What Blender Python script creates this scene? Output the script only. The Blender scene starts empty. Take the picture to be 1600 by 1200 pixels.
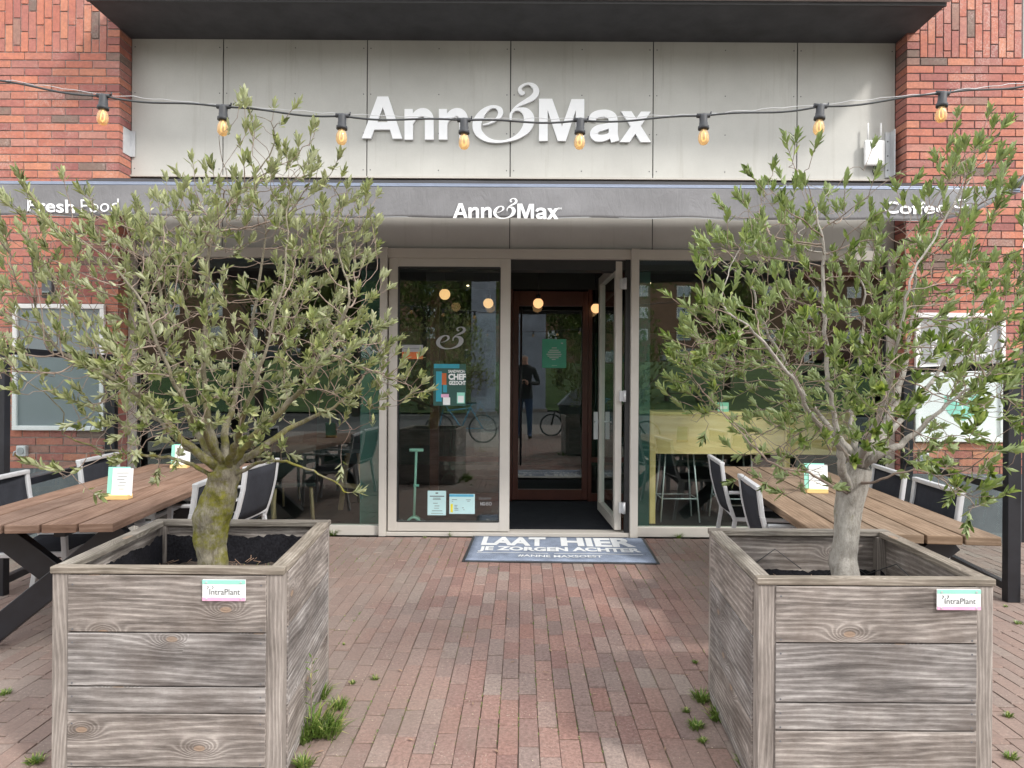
import bpy, bmesh, math, random
from mathutils import Vector, Matrix, kdtree, noise
R = math.radians
random.seed(7)
S = bpy.context.scene
COL = S.collection

# ------------------------------------------------------------------ camera, sky, sun, exposure
F, VX, VY, ROLL = 1070.0, 816.0, 597.0, 0.006
cam_d = bpy.data.cameras.new('camera'); cam = bpy.data.objects.new('camera', cam_d); COL.objects.link(cam)
cam_d.sensor_width = 36; cam_d.lens = 36 * F / 1600; cam_d.clip_start = 0.02; cam_d.clip_end = 2000
cam_d.shift_x = -(VX - 800) / 1600; cam_d.shift_y = (VY - 600) / 1600
cam.matrix_world = Matrix.Translation((0, 0, 1.5)) @ Matrix.Rotation(R(90), 4, 'X') @ Matrix.Rotation(ROLL, 4, 'Z')
S.camera = cam

SUN = Vector((0.86, -0.67, 1.01)).normalized()
W = bpy.data.worlds.new('World'); S.world = W; W.use_nodes = True
nt = W.node_tree; nt.nodes.clear()
wo = nt.nodes.new('ShaderNodeOutputWorld'); bg = nt.nodes.new('ShaderNodeBackground')
sky = nt.nodes.new('ShaderNodeTexSky'); sky.sky_type = 'NISHITA'; sky.sun_disc = False
sky.sun_elevation = math.asin(SUN.z); sky.sun_rotation = math.atan2(SUN.x, SUN.y)
tc = nt.nodes.new('ShaderNodeTexCoord'); nz = nt.nodes.new('ShaderNodeTexNoise'); nz.inputs['Scale'].default_value = 2.6
nz.inputs['Detail'].default_value = 8; nz.inputs['Roughness'].default_value = 0.6
rp = nt.nodes.new('ShaderNodeValToRGB'); rp.color_ramp.elements[0].position = .36; rp.color_ramp.elements[1].position = .56
mx = nt.nodes.new('ShaderNodeMixRGB'); mx.inputs[2].default_value = (12.5, 12.3, 12.0, 1)
nt.links.new(tc.outputs['Generated'], nz.inputs['Vector']); nt.links.new(nz.outputs['Fac'], rp.inputs['Fac'])
nt.links.new(rp.outputs['Color'], mx.inputs[0]); nt.links.new(sky.outputs[0], mx.inputs[1])
nt.links.new(mx.outputs[0], bg.inputs['Color']); bg.inputs['Strength'].default_value = 0.122
nt.links.new(bg.outputs[0], wo.inputs[0])
sl = bpy.data.lights.new('sun', 'SUN'); sl.energy = 1.7; sl.angle = R(6.5); sl.color = (1, .955, .89)
so = bpy.data.objects.new('sun', sl); COL.objects.link(so); so.rotation_euler = SUN.to_track_quat('Z', 'Y').to_euler()
S.view_settings.view_transform = 'Standard'; S.view_settings.look = 'None'
S.view_settings.exposure = 1.0; S.view_settings.gamma = 1

def at(px, py, Y):
    dx, dy = px - 800, py - 600
    x = 800 + dx + ROLL * dy; y = 600 + dy - ROLL * dx
    return Vector(((x - VX) * Y / F, Y, 1.5 + (VY - y) * Y / F))

# ------------------------------------------------------------------ materials
def mat(name, base=(.5, .5, .5), rough=.6, metal=0, spec=.5):
    m = bpy.data.materials.new(name); m.use_nodes = True
    b = m.node_tree.nodes['Principled BSDF']
    b.inputs['Base Color'].default_value = (*base, 1); b.inputs['Roughness'].default_value = rough
    b.inputs['Metallic'].default_value = metal; b.inputs['Specular IOR Level'].default_value = spec
    return m, m.node_tree, b
def N(t, k, **kw):
    n = t.nodes.new(k)
    for a, v in kw.items(): setattr(n, a, v)
    return n
def L(t, a, b): t.links.new(a, b)
def ramp(t, stops, interp='LINEAR'):
    n = N(t, 'ShaderNodeValToRGB'); n.color_ramp.interpolation = interp
    e = n.color_ramp.elements
    while len(e) < len(stops): e.new(.5)
    for i, (p, c) in enumerate(stops):
        e[i].position = p; e[i].color = (*c, 1) if len(c) == 3 else c
    return n
def noise_n(t, vec, scale, detail=4, rough=.55, dist=0):
    n = N(t, 'ShaderNodeTexNoise'); n.inputs['Scale'].default_value = scale; n.inputs['Detail'].default_value = detail
    n.inputs['Roughness'].default_value = rough; n.inputs['Distortion'].default_value = dist
    if vec is not None: L(t, vec, n.inputs['Vector'])
    return n
def mixc(t, fac, a, b, mode='MIX'):
    n = N(t, 'ShaderNodeMixRGB', blend_type=mode)
    for s, v in ((0, fac), (1, a), (2, b)):
        if hasattr(v, 'is_linked') or hasattr(v, 'links'): L(t, v, n.inputs[s])
        else: n.inputs[s].default_value = v if s == 0 else (*v, 1)
    return n.outputs[0]
def math_n(t, op, a, b=None, c=None):
    n = N(t, 'ShaderNodeMath', operation=op)
    for i, v in enumerate((a, b, c)):
        if v is None: continue
        if hasattr(v, 'links'): L(t, v, n.inputs[i])
        else: n.inputs[i].default_value = v
    return n.outputs[0]
def bump(t, b, h, strength=.3, dist=.01):
    n = N(t, 'ShaderNodeBump'); n.inputs['Strength'].default_value = strength; n.inputs['Distance'].default_value = dist
    L(t, h, n.inputs['Height']); L(t, n.outputs[0], b.inputs['Normal'])
def objc(t): return N(t, 'ShaderNodeTexCoord').outputs['Object']

def simple(name, base, rough=.6, metal=0, var=.12, scale=12, bmp=0.0, spec=.5):
    m, t, b = mat(name, base, rough, metal, spec)
    n = noise_n(t, objc(t), scale, 6, .65)
    lo = tuple(c * (1 - var) for c in base); hi = tuple(min(1, c * (1 + var)) for c in base)
    r = ramp(t, [(.3, lo), (.7, hi)]); L(t, n.outputs['Fac'], r.inputs[0]); L(t, r.outputs[0], b.inputs['Base Color'])
    rr = N(t, 'ShaderNodeMapRange'); rr.inputs[3].default_value = max(0, rough - .08); rr.inputs[4].default_value = min(1, rough + .1)
    L(t, n.outputs['Fac'], rr.inputs[0]); L(t, rr.outputs[0], b.inputs['Roughness'])
    if bmp: bump(t, b, n.outputs['Fac'], bmp, .004)
    return m

def brick_mat():
    m, t, b = mat('red_brick', rough=.8, spec=.3)
    isl = N(t, 'ShaderNodeNewGeometry').outputs['Random Per Island']
    r = ramp(t, [(0, (.44, .16, .1)), (.2, (.36, .12, .085)), (.38, (.46, .195, .12)), (.55, (.28, .09, .08)), (.68, (.36, .14, .11)),
                 (.8, (.235, .08, .077)), (.9, (.39, .18, .145)), (.95, (.17, .118, .098)), (1, (.14, .1, .087))])
    L(t, isl, r.inputs[0])
    oc = objc(t)
    n = noise_n(t, oc, 38, 7, .7); r2 = ramp(t, [(.3, (.72, .7, .7)), (.72, (1.22, 1.2, 1.18))]); L(t, n.outputs['Fac'], r2.inputs[0])
    c = mixc(t, 1.0, r.outputs[0], r2.outputs[0], 'MULTIPLY')
    nb = noise_n(t, oc, 9, 4, .6, 1); rb = ramp(t, [(.5, (0, 0, 0)), (.75, (1, 1, 1))]); L(t, nb.outputs['Fac'], rb.inputs[0])
    c = mixc(t, math_n(t, 'MULTIPLY', rb.outputs[0], .45), c, (.24, .08, .085))
    # chalky efflorescence patches
    n3 = noise_n(t, oc, 2.1, 8, .75); r3 = ramp(t, [(.5, (0, 0, 0)), (.7, (1, 1, 1))]); L(t, n3.outputs['Fac'], r3.inputs[0])
    n4 = noise_n(t, oc, 70, 3, .7); r4 = ramp(t, [(.45, (0, 0, 0)), (.6, (1, 1, 1))]); L(t, n4.outputs['Fac'], r4.inputs[0])
    c = mixc(t, math_n(t, 'ADD', .07, math_n(t, 'MULTIPLY', math_n(t, 'MULTIPLY', r3.outputs[0], r4.outputs[0]), .5)), mixc(t, 1.0, c, (1.14, 1.1, 1.06), 'MULTIPLY'), (.6, .5, .46))
    L(t, c, b.inputs['Base Color']); bump(t, b, n.outputs['Fac'], .6, .004)
    return m

def paver_mat():
    m, t, b = mat('clay_paver', rough=.85, spec=.25)
    isl = N(t, 'ShaderNodeNewGeometry').outputs['Random Per Island']
    r = ramp(t, [(0, (.245, .142, .122)), (.25, (.275, .18, .158)), (.5, (.215, .132, .12)), (.7, (.27, .198, .178)), (.88, (.2, .144, .135)), (1, (.285, .232, .21))])
    L(t, isl, r.inputs[0]); oc = objc(t)
    n = noise_n(t, oc, 60, 8, .75); r2 = ramp(t, [(.28, (.5, .49, .48)), (.72, (1.42, 1.41, 1.38))]); L(t, n.outputs['Fac'], r2.inputs[0])
    c = mixc(t, 1.0, r.outputs[0], r2.outputs[0], 'MULTIPLY')
    # worn grey dirt zones along the planters / tables, clean rose strip down the middle
    sx = N(t, 'ShaderNodeSeparateXYZ'); L(t, oc, sx.inputs[0])
    n5 = noise_n(t, oc, 1.6, 7, .62)
    d = math_n(t, 'ABSOLUTE', math_n(t, 'SUBTRACT', sx.outputs[0], .18))
    d = math_n(t, 'ADD', d, math_n(t, 'MULTIPLY', math_n(t, 'SUBTRACT', n5.outputs['Fac'], .5), 2.0))
    yy = math_n(t, 'MULTIPLY', math_n(t, 'SUBTRACT', 5.0, sx.outputs[1]), .16)
    dm = N(t, 'ShaderNodeMapRange'); dm.inputs[1].default_value = .55; dm.inputs[2].default_value = 1.25
    L(t, math_n(t, 'ADD', d, yy), dm.inputs[0])
    c = mixc(t, math_n(t, 'MULTIPLY', dm.outputs[0], .55), c, (.235, .193, .165))
    n6 = noise_n(t, oc, 95, 5, .8); r6 = ramp(t, [(.56, (0, 0, 0)), (.66, (1, 1, 1))]); L(t, n6.outputs['Fac'], r6.inputs[0])
    n7 = noise_n(t, oc, 5, 6, .7); r7 = ramp(t, [(.46, (0, 0, 0)), (.62, (1, 1, 1))]); L(t, n7.outputs['Fac'], r7.inputs[0])
    f = math_n(t, 'MULTIPLY', r6.outputs[0], math_n(t, 'ADD', .12, math_n(t, 'MULTIPLY', r7.outputs[0], .6)))
    c = mixc(t, f, c, (.5, .44, .38))
    n8 = noise_n(t, oc, 3.3, 5, .6); r8 = ramp(t, [(.55, (0, 0, 0)), (.7, (1, 1, 1))]); L(t, n8.outputs['Fac'], r8.inputs[0])
    c = mixc(t, math_n(t, 'MULTIPLY', r8.outputs[0], .35), c, (.17, .13, .11))
    L(t, c, b.inputs['Base Color']); bump(t, b, n.outputs['Fac'], .55, .003)
    return m

def joint_mat():
    m, t, b = mat('sand_joint', rough=.95, spec=.1); oc = objc(t)
    n = noise_n(t, oc, 3.2, 6, .7); r = ramp(t, [(.4, (.085, .065, .05)), (.55, (.14, .11, .085)), (.62, (.14, .15, .045)), (.75, (.2, .22, .045))])
    L(t, n.outputs['Fac'], r.inputs[0]); L(t, r.outputs[0], b.inputs['Base Color'])
    return m

def wood_mat(name, cols, ring=26, knot=True, rough=.8, fine=.5, kdens=2.6):
    """weathered board: u along the grain, v across, knots bend the growth lines"""
    m, t, b = mat(name, rough=rough, spec=.25)
    uv = N(t, 'ShaderNodeUVMap').outputs[0]; isl = N(t, 'ShaderNodeNewGeometry').outputs['Random Per Island']
    oi = N(t, 'ShaderNodeObjectInfo').outputs['Random']; off = math_n(t, 'ADD', math_n(t, 'MULTIPLY', isl, 37.3), math_n(t, 'MULTIPLY', oi, 53.0)); cmb = N(t, 'ShaderNodeCombineXYZ')
    L(t, off, cmb.inputs[0]); L(t, math_n(t, 'ADD', math_n(t, 'MULTIPLY', isl, 91.7), math_n(t, 'MULTIPLY', oi, 17.0)), cmb.inputs[1])
    ad = N(t, 'ShaderNodeVectorMath', operation='ADD'); L(t, uv, ad.inputs[0]); L(t, cmb.outputs[0], ad.inputs[1])
    p = ad.outputs[0]; sp = N(t, 'ShaderNodeSeparateXYZ'); L(t, p, sp.inputs[0])
    mp = N(t, 'ShaderNodeMapping'); mp.inputs['Scale'].default_value = (1.3, 5.5, 1); L(t, p, mp.inputs[0])
    nl = noise_n(t, mp.outputs[0], 1.0, 2, .5)
    f = math_n(t, 'ADD', math_n(t, 'MULTIPLY', sp.outputs[1], ring), math_n(t, 'MULTIPLY', nl.outputs['Fac'], ring * .11))
    if knot:
        mk = N(t, 'ShaderNodeMapping'); mk.inputs['Scale'].default_value = (kdens, kdens * 2.0, 1); L(t, p, mk.inputs[0])
        v = N(t, 'ShaderNodeTexVoronoi', voronoi_dimensions='2D'); v.inputs['Scale'].default_value = 1; v.inputs['Randomness'].default_value = .95
        L(t, mk.outputs[0], v.inputs['Vector'])
        d2 = math_n(t, 'MULTIPLY', v.outputs['Distance'], v.outputs['Distance'])
        e = math_n(t, 'POWER', 2.718, math_n(t, 'MULTIPLY', d2, -44))
        vc = N(t, 'ShaderNodeSeparateColor'); L(t, v.outputs['Color'], vc.inputs[0])
        amp = math_n(t, 'MULTIPLY', math_n(t, 'GREATER_THAN', vc.outputs[0], .58), ring * .12)
        f = math_n(t, 'ADD', f, math_n(t, 'MULTIPLY', e, amp))
        core = math_n(t, 'MULTIPLY', math_n(t, 'LESS_THAN', v.outputs['Distance'], .055), math_n(t, 'GREATER_THAN', vc.outputs[0], .58))
        halo = math_n(t, 'MULTIPLY', math_n(t, 'POWER', 2.718, math_n(t, 'MULTIPLY', d2, -110)), math_n(t, 'GREATER_THAN', vc.outputs[0], .58))
    s = math_n(t, 'SINE', math_n(t, 'MULTIPLY', f, 6.283))
    s = math_n(t, 'ADD', math_n(t, 'MULTIPLY', s, .5), .5)
    s = math_n(t, 'POWER', s, 1.8)
    mf = N(t, 'ShaderNodeMapping'); mf.inputs['Scale'].default_value = (8, 210, 1); L(t, p, mf.inputs[0])
    nf = noise_n(t, mf.outputs[0], 1.0, 8, .85)
    nb = noise_n(t, mp.outputs[0], 2.2, 5, .65)
    fac = math_n(t, 'ADD', math_n(t, 'MULTIPLY', math_n(t, 'MULTIPLY', s, nb.outputs['Fac']), .3), math_n(t, 'MULTIPLY', nf.outputs['Fac'], fine))
    fac = math_n(t, 'ADD', fac, math_n(t, 'MULTIPLY', nb.outputs['Fac'], .95))
    fac = math_n(t, 'SUBTRACT', fac, .27 + fine * .18)
    r = ramp(t, cols); L(t, fac, r.inputs[0]); c = r.outputs[0]
    if knot:
        mc = N(t, 'ShaderNodeMapping'); mc.inputs['Scale'].default_value = (2.2, 75, 1); L(t, p, mc.inputs[0])
        nc = noise_n(t, mc.outputs[0], 1.0, 3, .6); rc = ramp(t, [(.66, (0, 0, 0)), (.71, (1, 1, 1))]); L(t, nc.outputs['Fac'], rc.inputs[0])
        c = mixc(t, math_n(t, 'MULTIPLY', rc.outputs[0], .7), c, (.05, .042, .038))
        ms_ = N(t, 'ShaderNodeMapping'); ms_.inputs['Scale'].default_value = (6, 3.0, 1); L(t, p, ms_.inputs[0])
        n9 = noise_n(t, ms_.outputs[0], 1.0, 6, .7); r9 = ramp(t, [(.42, (0, 0, 0)), (.66, (1, 1, 1))]); L(t, n9.outputs['Fac'], r9.inputs[0])
        c = mixc(t, math_n(t, 'MULTIPLY', r9.outputs[0], .45), c, (.14, .118, .106))
        c = mixc(t, math_n(t, 'MULTIPLY', halo, .55), c, (.11, .085, .07))
        c = mixc(t, math_n(t, 'MULTIPLY', core, .6), c, (.36, .27, .2))
    it = ramp(t, [(0, (.74, .7, .67)), (.35, (1.07, 1.0, .94)), (.7, (.88, .86, .85)), (1, (1.2, 1.17, 1.14))]); L(t, isl, it.inputs[0])
    c = mixc(t, 1.0, c, it.outputs[0], 'MULTIPLY')
    L(t, c, b.inputs['Base Color'])
    bump(t, b, math_n(t, 'ADD', math_n(t, 'MULTIPLY', s, .5), nf.outputs['Fac']), .55, .003)
    return m

def leaf_mat(name, top, back, hue=.02, young=(.3, .36, .1)):
    m, t, b = mat(name, top, .38, 0, .45)
    g = N(t, 'ShaderNodeNewGeometry')
    r = ramp(t, [(0, tuple(c * .5 for c in top)), (.35, top), (.68, tuple(c * 1.4 for c in top)), (.9, young), (1, tuple(min(1, c * 1.15) for c in young))])
    L(t, g.outputs['Random Per Island'], r.inputs[0])
    c = mixc(t, g.outputs['Backfacing'], r.outputs[0], back)
    L(t, c, b.inputs['Base Color'])
    tr = N(t, 'ShaderNodeBsdfTranslucent'); L(t, mixc(t, 1.0, c, (1.1, 1.25, .45), 'MULTIPLY'), tr.inputs[0])
    ms = N(t, 'ShaderNodeMixShader'); ms.inputs[0].default_value = .22
    L(t, b.outputs[0], ms.inputs[1]); L(t, tr.outputs[0], ms.inputs[2]); L(t, ms.outputs[0], t.nodes['Material Output'].inputs[0])
    return m

def bark_mat(name, a, c2, moss, mossamt, mz0=.9, mz1=1.25):
    m, t, b = mat(name, rough=.85, spec=.2); oc = objc(t)
    mp = N(t, 'ShaderNodeMapping'); mp.inputs['Scale'].default_value = (1, 1, .35); L(t, oc, mp.inputs[0])
    n = noise_n(t, mp.outputs[0], 34, 9, .8); r = ramp(t, [(.3, tuple(k * .55 for k in a)), (.42, a), (.66, c2)]); L(t, n.outputs['Fac'], r.inputs[0])
    n2 = noise_n(t, oc, 9, 7, .72); r2 = ramp(t, [(.5 - mossamt, (0, 0, 0)), (.62 - mossamt, (1, 1, 1))]); L(t, n2.outputs['Fac'], r2.inputs[0])
    sz = N(t, 'ShaderNodeSeparateXYZ'); L(t, oc, sz.inputs[0])
    zz = N(t, 'ShaderNodeMapRange'); zz.inputs[1].default_value = mz1 + .5; zz.inputs[2].default_value = mz1; L(t, sz.outputs[2], zz.inputs[0])
    zy = N(t, 'ShaderNodeMapRange'); zy.inputs[1].default_value = mz0 - .1; zy.inputs[2].default_value = mz0 + .05; L(t, sz.outputs[2], zy.inputs[0])
    f = math_n(t, 'MULTIPLY', math_n(t, 'MULTIPLY', r2.outputs[0], zz.outputs[0]), zy.outputs[0])
    n9 = noise_n(t, oc, 40, 3); r9 = ramp(t, [(.35, tuple(k * .5 for k in moss)), (.7, moss)]); L(t, n9.outputs['Fac'], r9.inputs[0])
    c = mixc(t, f, r.outputs[0], r9.outputs[0])
    L(t, c, b.inputs['Base Color']); bump(t, b, n.outputs['Fac'], 1.0, .016)
    return m

def glass_mat(name, tint=(.72, .82, .79), base=.13, rough=0.0):
    m = bpy.data.materials.new(name); m.use_nodes = True; t = m.node_tree; t.nodes.clear()
    o = N(t, 'ShaderNodeOutputMaterial'); tr = N(t, 'ShaderNodeBsdfTransparent'); tr.inputs[0].default_value = (*tint, 1)
    gl = N(t, 'ShaderNodeBsdfGlossy'); gl.inputs['Roughness'].default_value = rough; gl.inputs[0].default_value = (.93, .97, .96, 1)
    fr = N(t, 'ShaderNodeFresnel'); fr.inputs[0].default_value = 1.5
    f = math_n(t, 'MINIMUM', math_n(t, 'ADD', math_n(t, 'MULTIPLY', fr.outputs[0], 1.3), base), 1.0)
    bf = N(t, 'ShaderNodeNewGeometry').outputs['Backfacing']; f = math_n(t, 'MULTIPLY', f, math_n(t, 'SUBTRACT', 1.0, bf))
    ms = N(t, 'ShaderNodeMixShader'); L(t, f, ms.inputs[0]); L(t, tr.outputs[0], ms.inputs[1]); L(t, gl.outputs[0], ms.inputs[2])
    L(t, ms.outputs[0], o.inputs[0])
    # gentle waviness of float glass
    n = noise_n(t, objc(t), .9, 1); bp = N(t, 'ShaderNodeBump'); bp.inputs['Strength'].default_value = .012; bp.inputs['Distance'].default_value = .02
    L(t, n.outputs['Fac'], bp.inputs['Height']); L(t, bp.outputs[0], gl.inputs['Normal'])
    return m

def panel_mat():
    m, t, b = mat('fibre_cement', (.5, .49, .46), .62, 0, .35); oc = objc(t)
    n = noise_n(t, oc, 1.5, 6, .6); r = ramp(t, [(.3, (.46, .455, .43)), (.7, (.55, .545, .515))]); L(t, n.outputs['Fac'], r.inputs[0])
    mp = N(t, 'ShaderNodeMapping'); mp.inputs['Scale'].default_value = (9, 1, .5); L(t, oc, mp.inputs[0])
    n2 = noise_n(t, mp.outputs[0], 1.2, 6, .7); r2 = ramp(t, [(.55, (1, 1, 1)), (.8, (.8, .785, .76))]); L(t, n2.outputs['Fac'], r2.inputs[0])
    n3 = noise_n(t, oc, 140, 3, .8); r3 = ramp(t, [(.3, (.96, .96, .96)), (.7, (1.04, 1.04, 1.04))]); L(t, n3.outputs['Fac'], r3.inputs[0])
    c = mixc(t, 1.0, mixc(t, 1.0, r.outputs[0], r2.outputs[0], 'MULTIPLY'), r3.outputs[0], 'MULTIPLY')
    L(t, c, b.inputs['Base Color']); bump(t, b, n3.outputs['Fac'], .15, .002)
    return m

def fabric_mat(name, base, sc=420, var=.18, wr=0):
    m, t, b = mat(name, base, .9, 0, .1); oc = objc(t)
    n = noise_n(t, oc, sc, 2, .8); n2 = noise_n(t, oc, 5, 6, .7)
    s = math_n(t, 'ADD', math_n(t, 'MULTIPLY', n.outputs['Fac'], .6), math_n(t, 'MULTIPLY', n2.outputs['Fac'], .4))
    r = ramp(t, [(.36, tuple(c * (1 - var) for c in base)), (.64, tuple(c * (1 + var) for c in base))])
    L(t, s, r.inputs[0]); L(t, r.outputs[0], b.inputs['Base Color'])
    if wr:
        mp = N(t, 'ShaderNodeMapping'); mp.inputs['Rotation'].default_value = (0, .5, 0); mp.inputs['Scale'].default_value = (4, 1, 1.6); L(t, oc, mp.inputs[0])
        n5 = noise_n(t, mp.outputs[0], 3.2, 5, .6, 1.2); bump(t, b, n5.outputs['Fac'], .35, .02)
    else: bump(t, b, n.outputs['Fac'], .2, .001)
    return m

def emit(name, col, st):
    m = bpy.data.materials.new(name); m.use_nodes = True; t = m.node_tree; b = t.nodes['Principled BSDF']
    b.inputs['Base Color'].default_value = (*col, 1); b.inputs['Emission Color'].default_value = (*col, 1); b.inputs['Emission Strength'].default_value = st
    return m

M = {}
M['brick'] = brick_mat(); M['paver'] = paver_mat(); M['joint'] = joint_mat(); M['panel'] = panel_mat()
M['mortar_r'] = simple('dark_mortar', (.125, .098, .096), .95, var=.25, scale=30, bmp=.3)
M['mortar_l'] = simple('grey_mortar', (.29, .25, .235), .95, var=.3, scale=30, bmp=.3)
M['frame'] = simple('greige_lacquer', (.53, .5, .46), .42, var=.05, scale=4)
M['frame_d'] = simple('dark_gasket', (.03, .03, .032), .5)
M['soffit'] = simple('dark_soffit', (.06, .062, .068), .75, var=.3, scale=3.5, bmp=.2)
M['fascia'] = simple('pale_slab_edge', (.5, .44, .42), .7, var=.15, scale=6)
M['glass'] = glass_mat('window_glass', (.9, .96, .94), .105)
M['glass_in'] = glass_mat('inner_glass', (.75, .78, .76), .08)
M['glass_s'] = glass_mat('screen_glass', (.93, .97, .97), .02)
M['glass_c'] = glass_mat('frosted_far_glass', (.5, .6, .62), .25)
M['awn'] = fabric_mat('awning_canvas', (.06, .06, .066)); M['val'] = fabric_mat('valance_canvas', (.215, .215, .225), wr=1)
M['alu_blue'] = simple('blue_grey_aluminium', (.23, .27, .36), .4, .3, var=.08)
M['white'] = simple('white_paint', (.8, .8, .8), .45, var=.04)
M['sign'] = simple('white_sign_letter', (.93, .94, .96), .35, var=.02)
M['black'] = simple('black_metal', (.014, .015, .02), .38, var=.3, scale=8)
M['rubber'] = simple('black_rubber', (.035, .038, .044), .6, var=.3, scale=40)
M['cable'] = simple('cable_black', (.05, .055, .06), .6, var=.2)
M['wgrey'] = wood_mat('weathered_wood', [(.22, (.045, .04, .039)), (.44, (.17, .16, .155)), (.64, (.33, .317, .31)), (.86, (.56, .545, .535))], 46, True, fine=.85, kdens=2.6)
M['wgrey2'] = wood_mat('weathered_post', [(.2, (.09, .082, .078)), (.44, (.22, .208, .2)), (.66, (.35, .335, .325)), (.9, (.53, .515, .5))], 70, False, fine=.8)
M['wrim'] = wood_mat('mossy_rim', [(.15, (.08, .072, .06)), (.4, (.2, .186, .16)), (.62, (.33, .312, .28)), (.9, (.5, .48, .45))], 70, True, fine=.6, kdens=1.6)
M['wtab'] = wood_mat('hardwood_table', [(.15, (.11, .065, .045)), (.45, (.2, .13, .097)), (.7, (.28, .195, .15)), (.95, (.36, .27, .215))], 40, False, fine=.75)
M['wtab2'] = wood_mat('hardwood_table_pale', [(.15, (.1, .07, .045)), (.45, (.19, .138, .097)), (.7, (.265, .2, .145)), (.95, (.34, .275, .21))], 40, False, fine=.75)
M['counter'] = wood_mat('counter_pine', [(.15, (.78, .57, .24)), (.5, (.88, .68, .34)), (.9, (.92, .76, .42))], 12, False, .5, fine=.3)
M['trestle'] = wood_mat('trestle_wood', [(.15, (.35, .24, .13)), (.5, (.5, .37, .22)), (.9, (.6, .47, .3))], 18, False, .5, fine=.3)
M['mahog'] = simple('red_brown_lacquer', (.085, .028, .02), .35, var=.15, scale=9)
M['leafL'] = leaf_mat('grey_olive_leaf', (.18, .21, .09), (.33, .35, .21), young=(.43, .45, .23))
M['leafR'] = leaf_mat('green_leaf', (.125, .18, .05), (.24, .3, .13), young=(.34, .4, .13))
M['leafB'] = leaf_mat('park_leaf', (.1, .14, .03), (.14, .18, .06), young=(.2, .24, .06))
M['barkL'] = bark_mat('mossy_bark', (.17, .15, .11), (.38, .35, .27), (.25, .24, .04), .06, .1, .5)
M['barkR'] = bark_mat('pale_bark', (.33, .305, .27), (.56, .53, .49), (.24, .24, .05), -.07, .38, .5)
M['twig'] = simple('twig_bark', (.24, .185, .15), .8, var=.35, scale=25)
M['barkB'] = simple('park_bark', (.1, .08, .06), .9)
M['weed'] = leaf_mat('weed_green', (.12, .2, .035), (.16, .24, .06), young=(.36, .36, .13))
M['soil'] = simple('dark_soil', (.06, .045, .035), .95, var=.5, scale=35, bmp=.8)
M['litter'] = simple('dry_litter', (.3, .2, .14), .9, var=.4, scale=30)
M['husk'] = simple('pale_husk', (.42, .36, .27), .9, var=.4, scale=30)
M['liner'] = fabric_mat('liner_felt', (.018, .018, .022), 90, .5)
M['alu'] = simple('pale_aluminium', (.56, .57, .59), .42, .25, var=.08)
M['textile'] = fabric_mat('dark_textilene', (.035, .037, .045), 300, .3)
M['paper'] = simple('white_paper', (.8, .82, .82), .6, var=.03)
M['paperc'] = simple('tinted_paper', (.5, .72, .74), .6, var=.03)
M['mint'] = simple('mint_card', (.3, .68, .56), .5, var=.04)
M['ink'] = simple('grey_ink', (.12, .12, .13), .7)
M['scoot'] = simple('scooter_mint', (.5, .85, .7), .45, var=.04)
M['green_p'] = simple('green_poster', (.13, .55, .38), .6, var=.06)
M['mat'] = fabric_mat('blue_mat_pile', (.22, .26, .34), 260, .5)
M['matw'] = fabric_mat('white_mat_pile', (.68, .7, .72), 160, .15)
M['plinth'] = simple('grey_plinth', (.12, .13, .14), .75, var=.2, scale=5)
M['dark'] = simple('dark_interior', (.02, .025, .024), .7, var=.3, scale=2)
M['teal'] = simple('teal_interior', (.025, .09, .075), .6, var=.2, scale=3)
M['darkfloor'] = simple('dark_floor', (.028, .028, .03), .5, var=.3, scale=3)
M['entrymat'] = fabric_mat('entry_mat', (.035, .038, .045), 200, .3)
M['greyb'] = simple('grey_board', (.2, .235, .25), .45, var=.06, scale=2)
M['greyp'] = simple('poster_grey', (.3, .31, .32), .5, var=.12, scale=3)
M['lamp'] = emit('lamp_glow', (1, .55, .24), .6)
M['spot'] = emit('spot_glow', (1, .8, .5), 3)
M['orange'] = simple('orange_sticker', (.5, .12, .03), .5); M['cyan'] = simple('cyan_sticker', (.03, .3, .4), .5)
M['pink'] = simple('pink_strip', (.75, .42, .6), .5); M['yellow'] = simple('yellow_sticker', (.8, .7, .05), .5)
M['blue'] = simple('blue_strip', (.1, .4, .6), .5)
M['fil'] = emit('filament', (1, .72, .3), 1.1)
M['asphalt'] = simple('asphalt', (.09, .088, .088), .9, var=.2, scale=20, bmp=.3)
M['slabs'] = simple('paving_slab', (.22, .19, .17), .9, var=.2, scale=4)
M['grass'] = simple('grass_green', (.05, .1, .012), .9, var=.4, scale=1.3, bmp=.5)
M['farwall'] = simple('brown_far_brick', (.24, .145, .095), .9, var=.15, scale=.6)
M['farroof'] = simple('red_far_roof', (.22, .08, .05), .9)
M['concrete'] = simple('pale_concrete', (.3, .33, .38), .85, var=.25, scale=1.2)
M['jacket'] = simple('black_jacket', (.02, .02, .022), .8); M['jeans'] = simple('blue_jeans', (.04, .08, .17), .9); M['skin'] = simple('skin', (.5, .3, .22), .5)
M['bulbglass'] = None
_m = bpy.data.materials.new('amber_bulb_glass'); _m.use_nodes = True; _t = _m.node_tree; _b = _t.nodes['Principled BSDF']
_b.inputs['Base Color'].default_value = (.88, .66, .4, 1); _b.inputs['Roughness'].default_value = .05; _b.inputs['Specular IOR Level'].default_value = .8
_tr = N(_t, 'ShaderNodeBsdfTransparent'); _tr.inputs[0].default_value = (1, .84, .58, 1); _ms = N(_t, 'ShaderNodeMixShader'); _ms.inputs[0].default_value = .38
L(_t, _tr.outputs[0], _ms.inputs[1]); L(_t, _b.outputs[0], _ms.inputs[2]); L(_t, _ms.outputs[0], _t.nodes['Material Output'].inputs[0])
M['bulbglass'] = _m

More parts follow.
